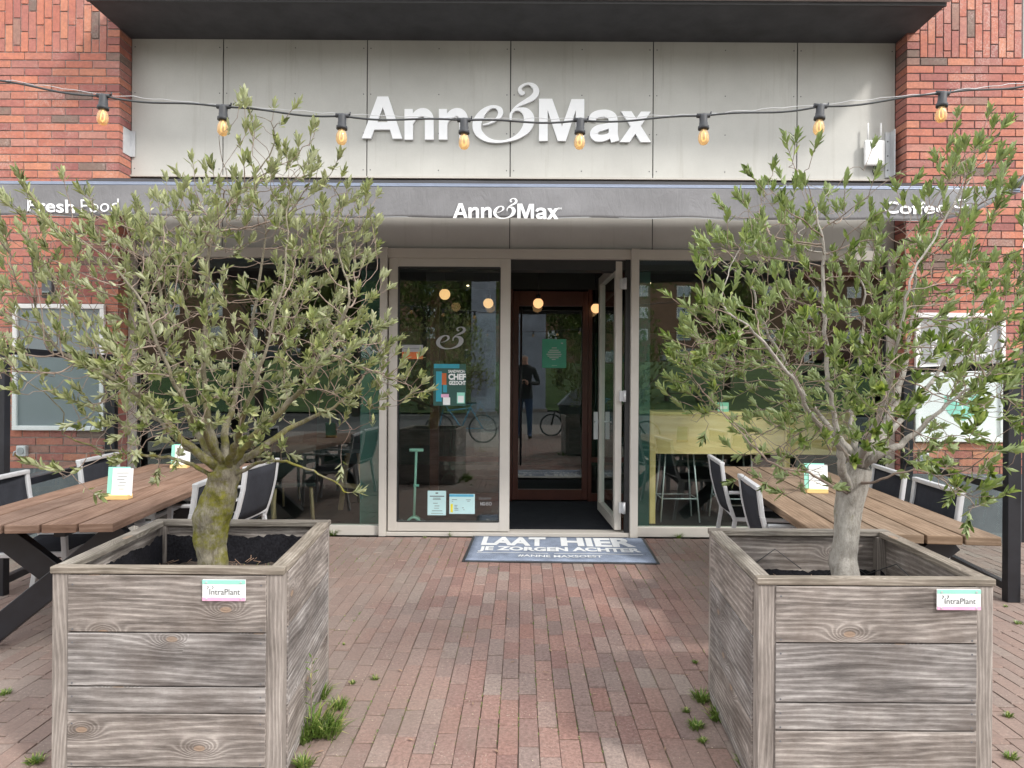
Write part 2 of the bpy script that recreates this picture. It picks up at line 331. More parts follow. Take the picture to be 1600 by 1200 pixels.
# ------------------------------------------------------------------ mesh helpers
class MB:
    def __init__(s): s.v = []; s.f = []; s.uv = []; s.smooth = []
    def face(s, idx, uv=None, sm=False): s.f.append(idx); s.uv.append(uv or [(0, 0)] * len(idx)); s.smooth.append(sm)
    def box(s, x0, x1, y0, y1, z0, z1, mtx=None, along=None, jit=0.0):
        P = [(x0, y0, z0), (x1, y0, z0), (x1, y1, z0), (x0, y1, z0), (x0, y0, z1), (x1, y0, z1), (x1, y1, z1), (x0, y1, z1)]
        if jit: P = [tuple(c + random.uniform(-jit, jit) for c in p) for p in P]
        if along is None: along = max(range(3), key=lambda k: (x1 - x0, y1 - y0, z1 - z0)[k])
        n = len(s.v)
        s.v += [tuple(mtx @ Vector(p)) if mtx else p for p in P]
        for f, ax in (((0, 1, 5, 4), 1), ((2, 3, 7, 6), 1), ((1, 2, 6, 5), 0), ((3, 0, 4, 7), 0), ((4, 5, 6, 7), 2), ((3, 2, 1, 0), 2)):
            oth = [k for k in range(3) if k != ax]
            if along in oth: a = along; c = [k for k in oth if k != along][0]
            else: a, c = oth
            s.face([n + i for i in f], [(P[i][a], P[i][c] + ax * .37) for i in f])
    def beam(s, p, q, w, h, up=(0, 0, 1)):
        p = Vector(p); q = Vector(q); d = q - p; Ln = d.length; d.normalize(); u = Vector(up)
        side = d.cross(u)
        if side.length < 1e-4: side = d.cross(Vector((0, 1, 0)))
        side.normalize(); u = side.cross(d)
        m = Matrix((( d.x, side.x, u.x, p.x), (d.y, side.y, u.y, p.y), (d.z, side.z, u.z, p.z), (0, 0, 0, 1)))
        s.box(0, Ln, -w / 2, w / 2, -h / 2, h / 2, m, along=0)
    def tube(s, pts, rad, n=8, cap=True):
        pts = [Vector(p) for p in pts]; k = len(pts)
        if not hasattr(rad, '__len__'): rad = [rad] * k
        ref = None; rings = []; ln = 0
        for i, p in enumerate(pts):
            d = (pts[min(i + 1, k - 1)] - pts[max(i - 1, 0)]);
            if d.length < 1e-9: d = Vector((0, 0, 1))
            d.normalize()
            if ref is None: ref = d.orthogonal().normalized()
            ref = (ref - d * ref.dot(d)); ref = ref.normalized() if ref.length > 1e-6 else d.orthogonal().normalized()
            b = d.cross(ref); st = len(s.v)
            for j in range(n):
                a = 2 * math.pi * j / n; s.v.append(tuple(p + (ref * math.cos(a) + b * math.sin(a)) * rad[i]))
            rings.append(st)
        for i in range(k - 1):
            for j in range(n):
                a, b2 = rings[i] + j, rings[i] + (j + 1) % n; c, d2 = rings[i + 1] + (j + 1) % n, rings[i + 1] + j
                s.face([a, b2, c, d2], None, True)
        if cap:
            s.face([rings[0] + j for j in reversed(range(n))]); s.face([rings[-1] + j for j in range(n)])
    def lathe(s, c, prof, n=16, axis='Z'):
        st = len(s.v); k = len(prof); c = Vector(c)
        for r, h in prof:
            for j in range(n):
                a = 2 * math.pi * j / n; x, y = r * math.cos(a), r * math.sin(a)
                p = (x, y, h) if axis == 'Z' else (x, h, y) if axis == 'Y' else (h, x, y)
                s.v.append(tuple(c + Vector(p)))
        for i in range(k - 1):
            for j in range(n): s.face([st + i * n + j, st + i * n + (j + 1) % n, st + (i + 1) * n + (j + 1) % n, st + (i + 1) * n + j], None, True)
        s.face([st + j for j in reversed(range(n))]); s.face([st + (k - 1) * n + j for j in range(n)])
    def grid(s, fn, nu, nv, uvs=(1, 1), sm=True):
        st = len(s.v)
        for i in range(nu + 1):
            for j in range(nv + 1): s.v.append(tuple(fn(i / nu, j / nv)))
        for i in range(nu):
            for j in range(nv):
                a = st + i * (nv + 1) + j
                s.face([a, a + nv + 1, a + nv + 2, a + 1], [(i / nu * uvs[0], j / nv * uvs[1])] * 4, sm)
    def prism(s, poly, y0, y1):          # polygon in (x, z), extruded along y
        st = len(s.v); n = len(poly)
        s.v += [(x, y0, z) for x, z in poly] + [(x, y1, z) for x, z in poly]
        s.face([st + i for i in range(n)]); s.face([st + n + i for i in reversed(range(n))])
        for i in range(n): j = (i + 1) % n; s.face([st + i, st + n + i, st + n + j, st + j])
    def add_mesh(s, me, fn):
        st = len(s.v); s.v += [tuple(fn(v.co)) for v in me.vertices]
        for p in me.polygons: s.face([st + i for i in p.vertices])
    def build(s, name, m, parent=None, bevel=0, tri=False):
        me = bpy.data.meshes.new(name); me.from_pydata(s.v, [], s.f); me.update()
        ul = me.uv_layers.new(name='UVMap'); k = 0; data = []
        for u in s.uv:
            for c in u: data += [c[0], c[1]]
        ul.data.foreach_set('uv', data)
        me.polygons.foreach_set('use_smooth', s.smooth)
        if tri:
            b = bmesh.new(); b.from_mesh(me); bmesh.ops.triangulate(b, faces=b.faces[:], ngon_method='EAR_CLIP'); b.to_mesh(me); b.free()
        me.materials.append(M[m] if isinstance(m, str) else m)
        o = bpy.data.objects.new(name, me); COL.objects.link(o)
        if parent: o.parent = parent
        if bevel:
            md = o.modifiers.new('bevel', 'BEVEL'); md.width = bevel; md.segments = 2; md.limit_method = 'ANGLE'
        return o
def dots(name, m, parent, pts, r, h, axis, mpi=None):
    me = None
    for p in pts:
        if me is None:
            q = MB(); q.lathe((0, 0, 0), [(r, 0), (r, h)], 8, axis); o = q.build(name, m, parent); me = o
        else: o = me.copy(); COL.objects.link(o)
        if mpi is not None: o.matrix_parent_inverse = mpi
        o.location = p
def tag(o, label=None, cat=None, group=None, kind=None):
    for k, v in (('label', label), ('category', cat), ('group', group), ('kind', kind)):
        if v: o[k] = v
    return o
def empty(name, loc=(0, 0, 0), rz=0, label=None, cat=None, group=None):
    o = bpy.data.objects.new(name, None); COL.objects.link(o); o.location = loc; o.rotation_euler = (0, 0, rz); o.empty_display_size = .1
    return tag(o, label, cat, group)
def copy_tree(o, parent=None):
    c = o.copy(); COL.objects.link(c); c.parent = parent
    for ch in [x for x in bpy.data.objects if x.parent == o]: copy_tree(ch, c)
    return c
def text_me(txt, bold=0.0):
    cu = bpy.data.curves.new('tmp', 'FONT'); cu.body = txt; cu.size = 1; cu.offset = bold; cu.resolution_u = 3
    o = bpy.data.objects.new('tmp', cu); COL.objects.link(o)
    dg = bpy.context.evaluated_depsgraph_get(); dg.update()
    me = bpy.data.meshes.new_from_object(o.evaluated_get(dg))
    bpy.data.objects.remove(o); bpy.data.curves.remove(cu)
    xs = [v.co.x for v in me.vertices]; ys = [v.co.y for v in me.vertices]
    x0, x1, y0, y1 = min(xs), max(xs), min(ys), max(ys)
    for v in me.vertices: v.co.x = (v.co.x - x0) / (x1 - x0); v.co.y = (v.co.y - y0) / (y1 - y0); v.co.z = 0
    return me
def text_to(mb, txt, x0, x1, z0, z1, y, bold=.02, fn=None):
    me = text_me(txt, bold)
    f = fn or (lambda x, z: (x, y, z))
    mb.add_mesh(me, lambda c: f(x0 + c.x * (x1 - x0), z0 + c.y * (z1 - z0)))
    bpy.data.meshes.remove(me)
def crom(pts, n=7):
    out = []
    for i in range(len(pts) - 1):
        p0 = pts[max(i - 1, 0)]; p1 = pts[i]; p2 = pts[i + 1]; p3 = pts[min(i + 2, len(pts) - 1)]
        for k in range(n):
            t = k / n
            out.append(tuple(.5 * (2 * b + (c - a) * t + (2 * a - 5 * b + 4 * c - d) * t * t + (3 * b - a - 3 * c + d) * t ** 3) for a, b, c, d in zip(p0, p1, p2, p3)))
    out.append(tuple(pts[-1])); return out

# logo glyph shapes in the lettering's own units (y down); list of polygons and strokes
def logo_shapes(only_amp=False):
    P = []; ST = []
    if not only_amp:
        P += [[(22, 333), (70, 333), (133, 168), (133, 112), (105, 112)], [(133, 112), (162, 112), (236, 335), (186, 335), (133, 168)], [(96, 248), (170, 248), (180, 287), (86, 287)]]
        for x in (248, 430):
            P.append([(x, 178), (x + 44, 178), (x + 45, 340), (x, 340)])
            ST.append([(x + 36, 252, 20), (x + 50, 222, 32), (x + 76, 200, 42), (x + 106, 196, 44), (x + 127, 215, 46), (x + 131, 250, 46), (x + 131, 340, 46)])
        P += [[(960, 124), (1030, 124), (1082, 272), (1132, 126), (1200, 126), (1200, 347), (1155, 347), (1155, 185), (1102, 347), (1060, 347), (1006, 185), (1006, 347), (960, 347)]]
        ST.append([(1240, 240, 40), (1252, 214, 38), (1285, 202, 38), (1322, 203, 40), (1348, 220, 46), (1354, 255, 47), (1354, 310, 47), (1364, 350, 42)])
        ST.append([(1348, 262, 26), (1310, 272, 32), (1268, 284, 36), (1250, 308, 40), (1264, 330, 38), (1300, 332, 34), (1334, 318, 28), (1350, 296, 20)])
        P += [[(1395, 190), (1450, 190), (1553, 353), (1498, 353)], [(1500, 192), (1552, 192), (1440, 353), (1388, 353)]]
    ST.append([(664, 262, 6), (700, 252, 9), (735, 232, 14), (756, 205, 26), (752, 180, 26), (728, 166, 15), (694, 172, 20), (658, 202, 36), (632, 250, 46), (638, 298, 42), (676, 334, 28), (730, 350, 14),
               (790, 346, 12), (850, 322, 26), (894, 280, 48), (908, 232, 56), (892, 195, 44), (860, 180, 20), (830, 184, 12), (812, 205, 14), (810, 240, 10)])
    ST.append([(884, 90, 10), (868, 92, 24), (858, 72, 18), (876, 52, 12), (905, 44, 12), (934, 58, 26), (946, 86, 32), (930, 114, 30), (894, 136, 24), (852, 158, 14), (824, 182, 10), (810, 206, 6)])
    return P, ST
def logo(mb, fn, depth, only_amp=False, dstep=.0006):
    """fn(x, y, d) -> point; d = how far the face stands proud"""
    P, ST = logo_shapes(only_amp); k = 0
    def solid(front, back, quads=None):
        st = len(mb.v); n = len(front); mb.v += [tuple(p) for p in front + back]
        mb.face([st + i for i in range(n)])
        for i in range(n): j = (i + 1) % n; mb.face([st + i, st + n + i, st + n + j, st + j])
    for poly in P:
        d = depth + dstep * (k % 3); k += 1
        solid([fn(x, y, d) for x, y in poly], [fn(x, y, 0) for x, y in poly])
    for s_ in ST:
        d = depth + dstep * (k % 4 + 1); k += 1
        c = crom(s_, 6); st = len(mb.v); n = len(c)
        for i, (x, y, w) in enumerate(c):
            a = c[max(i - 1, 0)]; b = c[min(i + 1, n - 1)]; dx, dy = b[0] - a[0], b[1] - a[1]; l = math.hypot(dx, dy) or 1
            nx, ny = -dy / l * w / 2, dx / l * w / 2
            for sx, dd in ((1, d), (-1, d), (1, 0), (-1, 0)): mb.v.append(tuple(fn(x + nx * sx, y + ny * sx, dd)))
        for i in range(n - 1):
            q = st + 4 * i; r = q + 4
            mb.face([q, q + 1, r + 1, r]); mb.face([q + 2, q, r, r + 2]); mb.face([q + 1, q + 3, r + 3, r + 1])
        mb.face([st, st + 2, st + 3, st + 1]); e = st + 4 * (n - 1); mb.face([e, e + 1, e + 3, e + 2])

YF = 6.69
def fx(px): return (px - VX) * YF / F
def fz(py): return 1.5 + (VY - py) * YF / F

# ================================================================== GROUND
mb = MB(); w_, l_ = .086, .238
x = -6.2; ci = 0
while x < 6.2:
    yo = -2.4 + random.choice((0, .5, .33, .66, .2)) * l_ + random.uniform(-.02, .02)
    y = yo
    while y < 6.60:
        y1 = min(y + l_ - .0035, 6.60)
        if y1 - y > .05:
            jx_ = random.uniform(-.0013, .0013); dz = random.uniform(-.0022, .0022); g = .0022 + random.uniform(-.0006, .0014)
            n = len(mb.v); x0, x1, ya, yb = x + g * .5 + jx_, x + w_ - g * .5 + jx_, y + .001, y1 - .0045
            tz = [dz + random.uniform(-.0018, .0018) for _ in range(4)]; c = .002; e_ = .0045
            mb.v += [(x0 + c, ya + e_, tz[0]), (x1 - c, ya + e_, tz[1]), (x1 - c, yb - e_, tz[2]), (x0 + c, yb - e_, tz[3]),
                     (x0, ya, -.004), (x1, ya, -.004), (x1, yb, -.004), (x0, yb, -.004), (x0, ya, -.03), (x1, ya, -.03), (x1, yb, -.03), (x0, yb, -.03)]
            mb.face([n, n + 1, n + 2, n + 3])
            for a in range(4):
                b = (a + 1) % 4; mb.face([n + 4 + a, n + 4 + b, n + b, n + a]); mb.face([n + 8 + a, n + 8 + b, n + 4 + b, n + 4 + a])
        y += l_
    x += w_; ci += 1
tag(mb.build('paving', 'paver'), kind='structure')
mb = MB(); mb.box(-6.3, 6.3, -2.5, 6.62, -.05, -.0065); tag(mb.build('joint_sand', 'joint'), kind='structure')
mb = MB(); mb.box(-60, 60, -7, -2.5, -.06, -.004); mb.box(-60, -6.3, -2.5, 6.6, -.06, -.004); mb.box(6.3, 60, -2.5, 6.6, -.06, -.004)
tag(mb.build('pavement', 'slabs'), kind='structure')
mb = MB(); mb.box(-80, 80, -20, -7, -.2, -.1); tag(mb.build('road', 'asphalt'), kind='structure')
mb = MB()
def gh(x, y):
    t = min(1, max(0, (-20 - y) / 26)); return -.02 + 3.3 * t * t * (3 - 2 * t) + .06 * math.sin(x * .7) * t
mb.grid(lambda u, v: (-90 + 180 * u, -20 - 80 * v, gh(-90 + 180 * u, -20 - 80 * v)), 60, 40); tag(mb.build('grass', 'grass'), kind='structure')
mb = MB(); mb.box(-900, 900, -900, 900, -.6, -.5); tag(mb.build('ground', 'slabs'), kind='structure')

# ================================================================== BUILDING
bld = empty('cafe_building', (0, YF, 0), 0, 'red brick café front with greige panels, open glass door and dark balcony soffit', 'building')
def bpart(mb, name, m, parent=None, **k):
    o = mb.build(name, m, parent or bld, **k)
    o.matrix_parent_inverse = (Matrix.Translation(bld.location)).inverted() if parent is None else Matrix.Identity(4)
    return o
RH, BL, J = .0745, .259, .0115
def brick_pier(xa, xb, corner, yf, zb=.65, zs=4.6, zt=5.6):
    """corner = x of the corner nearest the shop front"""
    mb = MB(); dep = .1; s = 1 if corner == xb else -1
    def brk(x0, x1, z0, z1, d=dep, jy=True):
        dy = random.uniform(-.002, .002)
        x0, x1 = min(x0, x1), max(x0, x1); x0 = max(x0, xa); x1 = min(x1, xb)
        if x1 - x0 < .02: return
        mb.box(x0, x1, yf + dy, yf + d, z0, z1, jit=.0009)
    row = 0; z = zb
    while z < zs - .02:
        p = corner; first = True; Lk = BL if row % 2 else BL / 2
        while abs(p - corner) < abs(xb - xa) + .001:
            q = p - s * (Lk - J); brk(p, q, z + J / 2, z + RH - J / 2, .2 if first else dep); p -= s * Lk; Lk = BL; first = False
        z += RH; row += 1
    zz = z
    while zz < zt:
        brk(corner, corner - s * (.125 - J), zz + J / 2, zz + RH - J / 2, .2); zz += RH
    p = corner - s * .125; k = 0
    while abs(p - corner) < abs(xb - xa):
        zz = z - (.0, .5, .25, .75)[k % 4] * BL
        while zz < zt:
            a = max(zz + J / 2, z + J / 2); b = zz + BL - J / 2
            if b - a > .03: brk(p, p - s * (RH - J), a, b)
            zz += BL
        p -= s * RH; k += 1
    return mb
XR, XL = 3.63, -3.835; YP = 6.49
bpart(brick_pier(-6.3, XL, XL, YP), 'brick_wall', 'brick'); bpart(brick_pier(XR, 4.74, XR, YP), 'brick_wall', 'brick')
mb = MB(); mb.box(-6.3, XL - .006, YP + .008, YP + .22, 0, 5.6); bpart(mb, 'mortar_bed', 'mortar_l')
mb = MB(); mb.box(XR + .006, 4.734, YP + .008, YP + .22, 0, 5.6); bpart(mb, 'mortar_bed', 'mortar_r')
for a, b in ((-6.3, XL - .001), (XR + .001, 4.738)):
    mb = MB(); mb.box(a, b, YP - .004, YP + .19, 0.0, .652); bpart(mb, 'plinth', 'plinth', bevel=.004)
# white strip at foot of plinth
# panels
jx = [203, 346, 571, 795, 1018, 1243, 1397]
ztop, zbot = fz(69), fz(276.5)
for i in range(6):
    a, b = fx(jx[i]), fx(jx[i + 1])
    if i == 0: a = XL + .0
    if i == 5: b = XR
    mb = MB(); mb.box(a + .005, b - .005, YF, YF + .012, zbot, ztop + .3); po = bpart(mb, 'fascia_panel', 'panel', bevel=.0015)
    xs_ = [a + .035, b - .035] + ([(a + b) / 2] if b - a > 1.1 else [])
    dots('screw', 'ink', po, [(xx, YF - .002, zz) for xx in xs_ for zz in (zbot + .06, zbot + .42, zbot + .8, ztop - .05)], .006, .004, 'Y')
mb = MB(); mb.box(XL - .1, XR + .1, YF + .02, YF + .2, 2.6, 5.6); bpart(mb, 'backing_wall', 'frame_d')
# drip strip under the panels
mb = MB(); mb.box(XL, XR, YF - .02, YF + .01, zbot - .022, zbot - .006); bpart(mb, 'drip_strip', 'frame')
for i in range(6):
    a, b = fx(jx[i]), fx(jx[i + 1])
    if i == 0: a = XL
    if i == 5: b = XR
    mb = MB(); mb.box(a + .004, b - .004, YF + .002, YF + .014, fz(391), fz(300)); bpart(mb, 'lower_panel', 'panel', bevel=.0015)
# balcony slab
xb0, xb1 = -3.84, 3.70; zbal = 4.83
mb = MB(); mb.box(xb0, xb1, 6.0, YF - .001, zbal, zbal + .28); bal = bpart(mb, 'balcony_soffit', 'soffit')
mb = MB(); mb.box(xb0 - .02, xb1 + .02, 5.955, 5.998, zbal + .02, zbal + .36); bpart(mb, 'balcony_edge', 'fascia')
mb = MB(); mb.box(xb0, xb1, 5.999, 6.02, zbal - .012, zbal - .0005); bpart(mb, 'balcony_drip', 'frame_d')
# frames
YD = YF
zt_, zb_ = fz(390), fz(405)
def fr(px0, px1, py0, py1, y0=-.05, y1=.04): mb.box(fx(px0), fx(px1), YF + y0, YF + y1, fz(py1), fz(py0))
mb = MB(); mb.box(XL, XR, YF - .045, YF + .05, zb_, zt_); bpart(mb, 'head_frame', 'frame', bevel=.003)
for p0, p1 in ((595, 606), (984, 996)):
    mb = MB(); mb.box(fx(p0), fx(p1), YF - .07, YF + .06, 0.0, zt_ + .005); bpart(mb, 'mullion', 'frame', bevel=.003)
for p0, p1 in ((203.5, 215), (1383, 1395)):
    mb = MB(); mb.box(max(fx(p0), XL + .002), min(fx(p1), XR - .002), YF - .045, YF + .06, 0.0, zb_ - .002); bpart(mb, 'mullion', 'frame', bevel=.003)
# sills
for p0, p1 in ((215, 595), (996, 1383)):
    mb = MB(); mb.box(fx(p0) + .001, fx(p1) - .001, YF - .03, YF + .06, 0.0, fz(822)); bpart(mb, 'sill_rail', 'frame', bevel=.003)
def pane(parent, x0, x1, z0, z1, y, m='glass', name='pane'):
    q = MB(); q.box(x0, x1, y, y + .006, z0, z1); return q.build(name, m, parent) if parent is not bld else bpart(q, name, m)
for p0, p1 in ((215, 595), (996, 1383)):
    w = bpart((lambda q: (q.box(fx(p0), fx(p0) + .012, YF - .01, YF + .03, fz(822), zb_), q.box(fx(p1) - .012, fx(p1), YF - .01, YF + .03, fz(822), zb_), q)[2])(MB()), 'window', 'frame_d')
    pane(w, fx(p0) + .012, fx(p1) - .012, fz(822), zb_, YF + .008)
mb = MB(); mb.box(fx(606), fx(984), YF - .055, YF + .12, 0.0, fz(831)); bpart(mb, 'threshold', 'frame', bevel=.004)
# fixed door leaf
q = MB(); a, b, c, d = fx(608), fx(797), fz(829.5), fz(405) - .002
q.box(a, a + .09, YF - .035, YF + .03, c, d); q.box(b - .1, b, YF - .035, YF + .03, c, d)
q.box(a + .09, b - .1, YF - .034, YF + .029, c, c + .09); q.box(a + .09, b - .1, YF - .034, YF + .029, d - .085, d)
df = bpart(q, 'door', 'frame', bevel=.0025); df['label'] = 'fixed glazed leaf beside the open doorway'
pane(df, a + .09, b - .1, c + .09, d - .085, YF)
q = MB(); q.box(a + .086, a + .096, YF - .036, YF + .0, c + .09, d - .085); q.box(b - .106, b - .096, YF - .036, YF, c + .09, d - .085)
q.box(a + .096, b - .106, YF - .0355, YF, c + .086, c + .094); q.box(a + .096, b - .106, YF - .0355, YF, d - .091, d - .081); q.build('gasket', 'frame_d', df)
# open leaf, swung inward
H = Matrix.Translation((fx(972), YF + .02, 0)) @ Matrix.Rotation(R(92.4), 4, 'Z')
Wd = 1.1; q = MB(); z0, z1 = fz(828), fz(407)
for bx in ((0, .09, z0, z1), (Wd - .09, Wd, z0, z1), (.09, Wd - .09, z0, z0 + .1), (.09, Wd - .09, z1 - .09, z1)):
    q.box(bx[0], bx[1], 0, .065, bx[2], bx[3], H)
dop = bpart(q, 'door', 'frame', bevel=.0025); dop['label'] = 'open glazed leaf swung inward'
q = MB(); q.box(.09, Wd - .09, .028, .034, z0 + .1, z1 - .09, H); q.build('pane', 'glass', dop)
q = MB(); q.beam(H @ Vector((1.02, .1, .86)), H @ Vector((1.02, .1, 1.17)), .05, .012); q.tube([H @ Vector((1.02, .05, 1.06)), H @ Vector((1.02, .12, 1.06)), H @ Vector((.9, .12, 1.06))], .009, 8)
q.tube([H @ Vector((1.02, -.06, 1.06)), H @ Vector((1.02, .03, 1.06))], .009, 8); q.build('handle', 'alu', dop, bevel=.002)
for zc in (fz(792), fz(618), fz(443)):
    q = MB(); q.tube([(fx(975), YF - .04, zc - .055), (fx(975), YF - .04, zc + .055)], .016, 10); q.box(fx(968), fx(976), YF - .035, YF + .02, zc - .05, zc + .05); q.build('hinge', 'alu', dop)
mb = MB(); mb.box(fx(976.5), fx(984), YF - .01, YF + .06, fz(831), zb_); bpart(mb, 'door_jamb', 'frame_d')
# adjacent unit right of the pier
mb = MB(); mb.box(4.75, 4.82, YF - .17, YF + .05, 0, 2.8); mb.box(4.82, 6.6, YF - .06, YF + .05, 2.75, 3.3); mb.box(4.82, 6.6, YF - .06, YF + .05, 0, .3); bpart(mb, 'side_window_frame', 'black')
mb = MB(); mb.box(4.745, 4.8, YF - .19, YF + .0, 2.801, 4.2); bpart(mb, 'side_trim', 'white')
mb = MB(); mb.box(4.82, 6.6, YF, YF + .006, .3, 2.75); bpart(mb, 'side_window_pane', 'glass_c')
mb = MB(); mb.box(4.75, 6.6, YF, YF + .1, 3.3, 5.6); bpart(mb, 'side_wall', 'panel')
# ---------------- interior
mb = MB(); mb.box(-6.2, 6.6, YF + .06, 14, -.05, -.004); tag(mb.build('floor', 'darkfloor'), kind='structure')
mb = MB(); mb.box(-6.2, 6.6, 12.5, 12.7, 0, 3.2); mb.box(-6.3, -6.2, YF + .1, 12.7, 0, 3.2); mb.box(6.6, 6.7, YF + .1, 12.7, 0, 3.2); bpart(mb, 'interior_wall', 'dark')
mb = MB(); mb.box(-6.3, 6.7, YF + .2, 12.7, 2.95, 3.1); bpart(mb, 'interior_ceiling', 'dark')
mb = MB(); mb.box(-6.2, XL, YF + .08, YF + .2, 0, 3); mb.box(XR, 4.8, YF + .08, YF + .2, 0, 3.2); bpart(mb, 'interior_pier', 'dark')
for p0, p1 in ((560, 593), (998, 1018)):
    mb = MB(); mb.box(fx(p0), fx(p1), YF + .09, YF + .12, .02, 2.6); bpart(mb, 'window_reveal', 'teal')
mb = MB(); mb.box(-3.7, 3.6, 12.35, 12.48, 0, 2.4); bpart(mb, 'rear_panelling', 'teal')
# vestibule
YI = 8.63
def ix(px): return (px - VX) * YI / F
def iz(py): return 1.5 + (VY - py) * YI / F
mb = MB(); mb.box(1.0, 1.04, YF + .15, YI, 0, .15); mb.box(1.0, 1.04, YF + .15, YI, 2.5, 2.95); bpart(mb, 'vestibule_frame', 'mahog')
mb = MB(); mb.box(ix(665), ix(1000), YI + .0, YI + .12, iz(452), 2.96); bpart(mb, 'vestibule_transom', 'dark')
mb = MB()
mb.box(ix(672), ix(686), YI, YI + .09, 0, iz(452)); mb.box(ix(794), ix(801), YI, YI + .09, 0, iz(452)); mb.box(ix(919), ix(925), YI, YI + .09, 0, iz(452))
mb.box(ix(686), ix(794), YI + .01, YI + .08, iz(722), iz(714)); mb.box(ix(925), ix(995), YI + .01, YI + .08, iz(722), iz(714)); mb.box(ix(925), ix(995), YI + .01, YI + .08, 0, .1); mb.box(ix(686), ix(794), YI + .01, YI + .08, 0, .1)
mb.box(ix(995), ix(1001), YI, YI + .09, 0, iz(452))
bpart(mb, 'vestibule_frame', 'mahog', bevel=.003)
mb = MB(); mb.box(ix(686), ix(794), YI + .04, YI + .046, .1, iz(452)); mb.box(ix(925), ix(995), YI + .04, YI + .046, .1, iz(452)); bpart(mb, 'vestibule_pane', 'glass_in')
q = MB(); a, b, c, d = ix(801.5), ix(918.5), .02, iz(455)
q.box(a, a + .07, YI - .01, YI + .06, c, d); q.box(b - .07, b, YI - .01, YI + .06, c, d); q.box(a + .07, b - .07, YI - .01, YI + .06, c, c + .13); q.box(a + .07, b - .07, YI - .01, YI + .06, iz(478), d)
din = bpart(q, 'door', 'mahog', bevel=.003); din['label'] = 'closed red-brown inner door with full glass'
pane(din, a + .07, b - .07, c + .13, iz(478), YI + .02, 'glass_in')
q = MB(); hx = ix(814); q.tube([(hx, YI - .07, iz(726)), (hx, YI - .07, iz(482))], .014, 10)
for pz in (715, 600, 492): q.tube([(hx, YI - .07, iz(pz)), (hx, YI + .0, iz(pz))], .009, 8)
q.build('handle', 'black', din)
mb = MB(); mb.box(fx(797) - .15, .98, YF + .125, YI - .03, -.0035, .008); tag(mb.build('entrance_mat', 'entrymat'), 'charcoal ribbed entrance mat just inside the open doorway', 'mat')

# pendant lamps (lit)
def pendant(px, py, Y, r, label):
    p = at(px, py, Y); e = empty('pendant_lamp', (p.x, p.y, 0), 0, label, 'lamp', 'lit globe lamps inside the café')
    q = MB(); n = 12; prof = [(max(.002, r * math.sin(math.pi * k / n)), p.z - r * math.cos(math.pi * k / n)) for k in range(n + 1)]
    q.lathe((0, 0, 0), prof, 20); q.build('globe', 'lamp', e)
    q = MB(); q.tube([(0, 0, p.z + r), (0, 0, 2.95)], .006, 6); q.build('cord', 'black', e)
    q = MB(); q.lathe((0, 0, 0), [(.03, p.z + r - .01), (.03, p.z + r + .04), (.01, p.z + r + .05)], 12); q.build('cap', 'black', e)
pendant(695, 460, 8.0, .064, 'lit orange globe pendant at the left, nearest the fixed door leaf frame')
pendant(763, 474, 8.4, .062, 'lit globe pendant second from left, cut by a dark bar')
pendant(841, 474, 8.4, .062, 'lit globe pendant above the green poster on the inner door')
pendant(931, 482, 8.45, .06, 'lit globe pendant seen beside the open door leaf')
for px, py in ((1035, 422), (1015, 443), (731, 447)):
    p = at(px, py, 8.6); q = MB(); q.lathe((p.x, p.y, p.z), [(.014, 0), (.014, .01)], 10); o = q.build('spot_light', 'spot')
    tag(o, {1035: 'tiny lit ceiling spot in the dark top of the right window', 1015: 'tiny warm spot above the teal strip of the right window', 731: 'tiny lit spot above the fixed door leaf glass'}[px], 'light', 'small lit spots inside the café')

# ---------------- interior furniture
e = empty('service_counter', (fx(1150), 7.35, 0), 0, 'pale pine counter box behind the right window', 'counter')
q = MB(); Yc = 7.3
def cx(px): return (px - VX) * Yc / F - e.location.x
def cz(py): return 1.5 + (VY - py) * Yc / F
q.box(cx(1018), cx(1335), -.04, .5, cz(708), cz(642)); q.build('counter_box', 'counter', e, bevel=.003)
for px in (1016, 1226, 1328):
    q = MB(); q.box(cx(px), cx(px + 9), -.055, 0.02, 0.0, cz(641)); q.build('leg', 'counter', e, bevel=.002)
def stool(px, label):
    e = empty('bar_stool', ((px - VX) * 7.25 / F, 7.55, 0), 0, label, 'stool', 'bar stools behind the right window')
    q = MB(); q.box(-.2, .2, -.17, .17, .74, .78); q.build('seat', 'dark', e, bevel=.01)
    for sx in (-1, 1):
        for sy in (-1, 1):
            q = MB(); q.tube([(sx * .15, sy * .13, .74), (sx * .21, sy * .18, .0)], .009, 6); q.build('leg', 'alu', e)
    q = MB(); q.tube([(-.19, -.16, .25), (.19, -.16, .25), (.19, .16, .25), (-.19, .16, .25), (-.19, -.16, .25)], .008, 6); q.build('footrest', 'alu', e)
stool(1068, 'dark bar stool left under the pale counter behind the right window'); stool(1160, 'dark bar stool right under the pale counter, behind the table chairs')
e = empty('menu_card', (at(1130, 642, 7.4).x, 7.4, cz(642)), 0, 'small mint card standing on the pale counter inside', 'card')
q = MB(); q.box(-.06, .06, 0, .004, 0, .1); q.build('card', 'mint', e); q = MB(); q.box(-.035, .045, -.002, 0, .03, .06); q.build('printed_area', 'paper', e)
